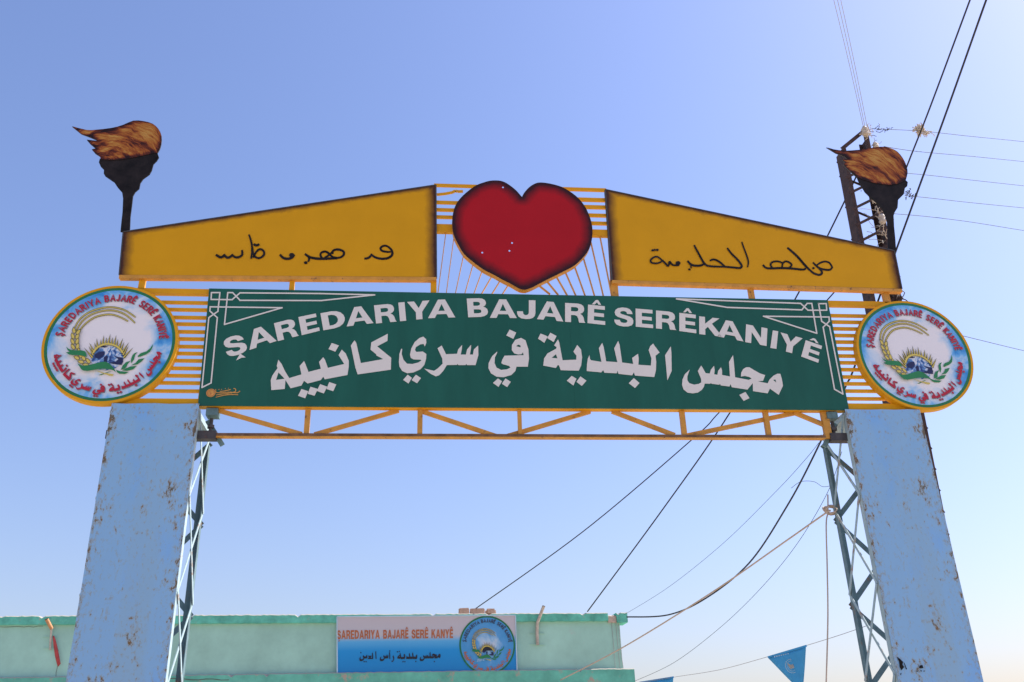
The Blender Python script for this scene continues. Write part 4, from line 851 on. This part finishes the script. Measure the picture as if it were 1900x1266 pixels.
# ================================================================== CABLES AND WIRES
def wire(name, label, pts, r, m='wire', n=5, cat='wire', group=None, sm=10, far0=0, far1=0):     # far0, far1: run on past the ends, out of sight
    q = [P(u, v, y) for u, v, y in pts]
    if far0: q.insert(0, q[0]+(q[0]-q[1])*far0)
    if far1: q.append(q[-1]+(q[-1]-q[-2])*far1)
    c = catmull(q, sm)
    mb = MB(); k = min(c, key=lambda p: p.z).copy(); mb.tube(c, r, n)
    e = bpy.data.meshes.new(name); e.from_pydata([v-k for v in mb.v], [], mb.f); e.materials.append(MT[m]); e.update()
    for p in e.polygons: p.use_smooth = True
    o = bpy.data.objects.new(name, e); o.location = k; COL.objects.link(o); return tag(o, label, cat, group)
wire('power_cable', 'thick black overhead cable from the top edge to the lattice pole', [(1822,-60,-1.2),(1800,0,-.9),(1725.6,200,.3),(1682,311,.9),(1645,410,1.25)], .011, 'cable', cat='cable', far0=8)
wire('power_cable', 'long thick black overhead cable crossing in front of the pole to the house corner', [(1855,-66,-1.4),(1830,0,-1.0),(1759,200,.2),(1663,464,1.1),(1587,677,1.7),(1568,720,1.9),(1512,842,2.9),(1460,940,4.0),(1390,1045,5.4),(1310,1110,6.6),(1240,1141,7.4),(1163,1145,8.0)], .0125, 'cable', cat='cable', far0=8)
wire('power_cable', 'black cable from the lattice pole down to the house roof', [(1592,320,1.3),(1577,353,1.4),(1536,437,1.8),(1481,545,2.4),(1355,765,4.0),(1230,945,6.0),(1090,1135,8.15)], .011, 'cable', cat='cable')
wire('service_wire', 'grey wire from the lattice pole to the bricks on the house roof', [(1612,468,1.4),(1543,548,1.9),(1440,660,2.9),(1335,765,4.1),(1285,815,4.7),(1080,988,6.6),(872,1137,8.15)], .009, 'wire')
for i, (pts, lab) in enumerate((([(1618,239,1.1),(1710,243.5,1.6),(1800,253,2.2),(1900,263,3.0),(2010,275,4)], 'topmost thin wire running right from the lattice pole'), ([(1640,272,1.15),(1700,281,1.5),(1800,290,2.2),(1900,300,3.0),(2010,311,4)], 'second thin wire running right from the lattice pole'), ([(1650,319,1.15),(1720,325,1.6),(1800,334,2.2),(1900,345,3.0),(2010,357,4)], 'third thin wire running right from the lattice pole'), ([(1679,363,1.15),(1720,367,1.5),(1800,376,2.2),(1900,386,3.0),(2010,397,4)], 'fourth thin wire running right from the lattice pole, with a twisted joint'), ([(1640,395,1.15),(1662,397,1.3),(1720,402,1.7),(1800,412,2.3),(1900,428,3.0),(2010,445,4)], 'fifth thin wire running right from the lattice pole'), ([(1740,612,1.15),(1785,623,1.5),(1900,651,2.6),(2010,676,4)], 'lowest thin wire running right from behind the round emblem'))):
    wire('overhead_wire', lab, pts, .0042, 'wire', group='wires to the right of the pole', far1=8)
for i, (u0, u1, lab) in enumerate(((1547,1602,'leftmost pale wire rising from the pole top'), (1554,1605,'middle pale wire rising from the pole top'), (1560,1609,'rightmost pale wire rising from the pole top'))):
    wire('overhead_wire', lab, [(u0-11,-45,-.8),(u0,0,-.4),((u0+u1)/2+1,118,.4),(u1,236,1.05)], .004, 'wirewhite', group='pale wires above the pole', far0=8)
mb = MB(); tangle(mb, P(1628,243,1.12), .055, 7, .004, (1,1,.6)); tangle(mb, P(1645,241,1.2), .03, 10, .004, (2,.5,.3)); o = mb.build('tie_wire', 'steel', pole)
mb = MB(); tangle(mb, P(1684,356,1.1), .04, 6, .005, (.8,.5,1)); tangle(mb, P(1692,364,1.2), .03, 14, .005, (3,.5,.4)); mb.build('tie_wire', 'steel', pole)
mb = MB(); dc = P(1710,243,1.6); tangle(mb, Vector((-.02,0,.02)), .05, 60, .007, (1,.6,.9)); tangle(mb, Vector((.06,0,-.03)), .045, 30, .005, (1.7,.5,.5)); o = mb.build('debris_tuft', 'insul'); o.location = dc; tag(o, 'tuft of pale debris caught on the topmost wire beside the pole', 'debris')
wire('thin_wire', 'hair thin wire from the right pillar top to the house corner', [(1519,822,.45),(1495,852,1.2),(1440,912,2.6),(1340,1010,4.6),(1240,1090,6.6),(1158,1141,8.05)], .0028, 'wire')
wire('thin_wire', 'thin slack wire from the right pillar lattice to beyond the lower ledge', [(1562,838,.9),(1535,915,1.0),(1475,1015,2.2),(1404,1100,3.6),(1330,1170,5.0),(1250,1230,6.3),(1178,1264,7.6)], .003, 'wire')
wire('thin_wire', 'short curled loose wire hanging off the right pillar lattice', [(1468,906,.75),(1486,894,.7),(1510,894,.66),(1526,903,.64),(1540,902,.63)], .0025, 'wire')
wire('guy_rope', 'taut tan rope tied to the right pillar lattice, slanting down past the house', [(1540,948,.58),(1531,953,.6),(1464,1000,1.4),(1320,1100,3.2),(1160,1199,5.3),(1040,1262,7.0)], .0095, 'rope', n=6, cat='rope')
wire('hanging_rope', 'tan rope hanging straight down beside the right pillar lattice', [(1536,918,.56),(1536,950,.55),(1533,975,.55),(1535,1060,.55),(1536,1150,.56),(1533,1270,.56),(1532,1330,.56)], .007, 'rope', n=6, cat='rope')
mb = MB(); kc = P(1541,946,.58)
for j in range(5): mb.tube([Vector(((.055+.004*j)*math.cos(a)*(1), .02*math.sin(a*2+j)+.012*j-.02, .04*math.sin(a)-.012*math.cos(a)*(j-2)*.5)) for a in [q*2*math.pi/14 for q in range(15)]], .009, 5)
o = mb.build('rope_knot', 'rope'); o.location = kc; tag(o, 'thick rope knot round the right pillar lattice leg', 'rope')
wire('bunting_string', 'pale string carrying the blue pennants to the right pillar', [(1175,1269,5.4),(1248,1257,4.4),(1335,1243,3.4),(1424,1219,2.4),(1496,1198,1.7),(1560,1178,1.0),(1612,1160,.55)], .003, 'wirewhite', cat='string')
def pennant(a, b_, c, label, art):
    pa, pb, pc = P(*a), P(*b_), P(*c); r = thing('pennant', pc, label, 'pennant', 'blue pennants on the string'); mb = MB(); n = 10; k = {}
    for i in range(n+1):
        for j in range(n+1-i):
            s_, t = i/n, j/n; q = pa+(pb-pa)*s_+(pc-pa)*t; q.y += .02*math.sin(s_*5+t*3)*(t+.2); k[i,j] = len(mb.v); mb.v.append(q)
    for i in range(n):
        for j in range(n-i):
            mb.f.append((k[i,j], k[i,j+1], k[i+1,j]))
            if j < n-i-1: mb.f.append((k[i+1,j], k[i,j+1], k[i+1,j+1]))
    o = mb.build('cloth', 'pennant', r, smooth=True); m_ = o.modifiers.new('thickness', 'SOLIDIFY'); m_.thickness = .003
    MB().beam(pa+Vector((0,-.02,0)), pb+Vector((0,-.02,0)), .02, .008).build('hem', 'pennant', r)
    if art:
        y = (pa.y+pb.y)/2-.045; mb = MB(); cc = P(1469,1236,y); R_ = .075
        for r0, r1, n_ in ((.075,.068,28),(.055,.050,24)): mb.flat([[cc+Vector((r0*math.cos(q*2*math.pi/n_),0,r0*math.sin(q*2*math.pi/n_))) for q in range(n_)], [cc+Vector((r1*math.cos(q*2*math.pi/n_),0,r1*math.sin(q*2*math.pi/n_))) for q in range(n_)][::-1]])
        for j in range(13): t = j/13; u, v = 1436+54*t, 1219-12*t; ribbon_px(mb, [(u,v),(u+2.6,v-.6)], 2.0, lambda e, f_, o_: P(e, f_, o_), y, taper=False, sm=0)
        mb.build('print', 'pale', r, 'faint pale printed emblem and lettering')
        mb = MB(); mb.flat([[P(u, v, y-.004) for u, v in ((1461,1231),(1468,1234),(1474,1231),(1475,1239),(1467,1242),(1463,1237))]]); mb.build('print', 'insul', r)
pennant((1424,1220,2.4), (1495,1199,1.7), (1489,1285,2.0), 'blue triangular pennant with pale emblem beside the right pillar', True)
pennant((1186,1267,5.3), (1249,1257,4.4), (1243,1330,4.8), 'blue pennant tip cut by the bottom edge near the house', False)

# ================================================================== SMALL THINGS ON THE HOUSE
for i, (u0, u1, v0, v1, lab) in enumerate(((851,870.5,1129.5,1138,'tan brick on the roof edge, left of the three'), (872,899,1130.5,1138.5,'long tan brick on the roof edge, middle of the three'), (901,920,1131,1138.5,'rounded tan brick on the roof edge, right of the three'))):
    a = B((u0+u1)/2, v1, -.10); w_ = (B(u1,v1,-.1)-B(u0,v1,-.1)).length; h = (B(u0,v0,-.1)-B(u0,v1,-.1)).length+.04
    bm = bmesh.new(); bmesh.ops.create_cube(bm, size=1); 
    for v in bm.verts: v.co = Vector((v.co.x*w_, v.co.y*.12, (v.co.z+.5)*h))
    bmesh.ops.bevel(bm, geom=bm.edges[:], offset=.012 if i < 2 else .028, segments=2, affect='EDGES')
    for v in bm.verts: v.co += Vector([random.uniform(-.004,.004) for _ in range(3)])
    me = bpy.data.meshes.new('roof_brick'); bm.to_mesh(me); bm.free(); me.materials.append(MT['brick']); o = bpy.data.objects.new('roof_brick', me); COL.objects.link(o)
    o.location = (a.x, a.y, ZT-.012); o.rotation_euler = (0, 0, FT+random.uniform(-.08,.08)); tag(o, lab, 'brick', 'bricks on the roof edge')
mb = MB(); pts = [(99,1180,.06,3),(100.5,1186,.055,5),(103,1200,.05,7),(106,1218,.055,8),(109,1232,.06,7),(108,1237,.06,1)]
vs = []
for u, v, o_, wd_ in pts: vs += [B(u-wd_/2,v,o_), B(u,v,o_+.02), B(u+wd_/2,v,o_)]
org = B(108,1237,.06); mb.v = [v-org for v in vs]
for i in range(len(pts)-1):
    for j in range(2): a = i*3+j; mb.f.append((a, a+3, a+4, a+1))
o = mb.build('red_streamer', 'redcloth', smooth=True); o.location = org; m_ = o.modifiers.new('thickness','SOLIDIFY'); m_.thickness = .004
tag(o, 'faded red cloth streamer hanging from the orange pipe on the house', 'streamer')
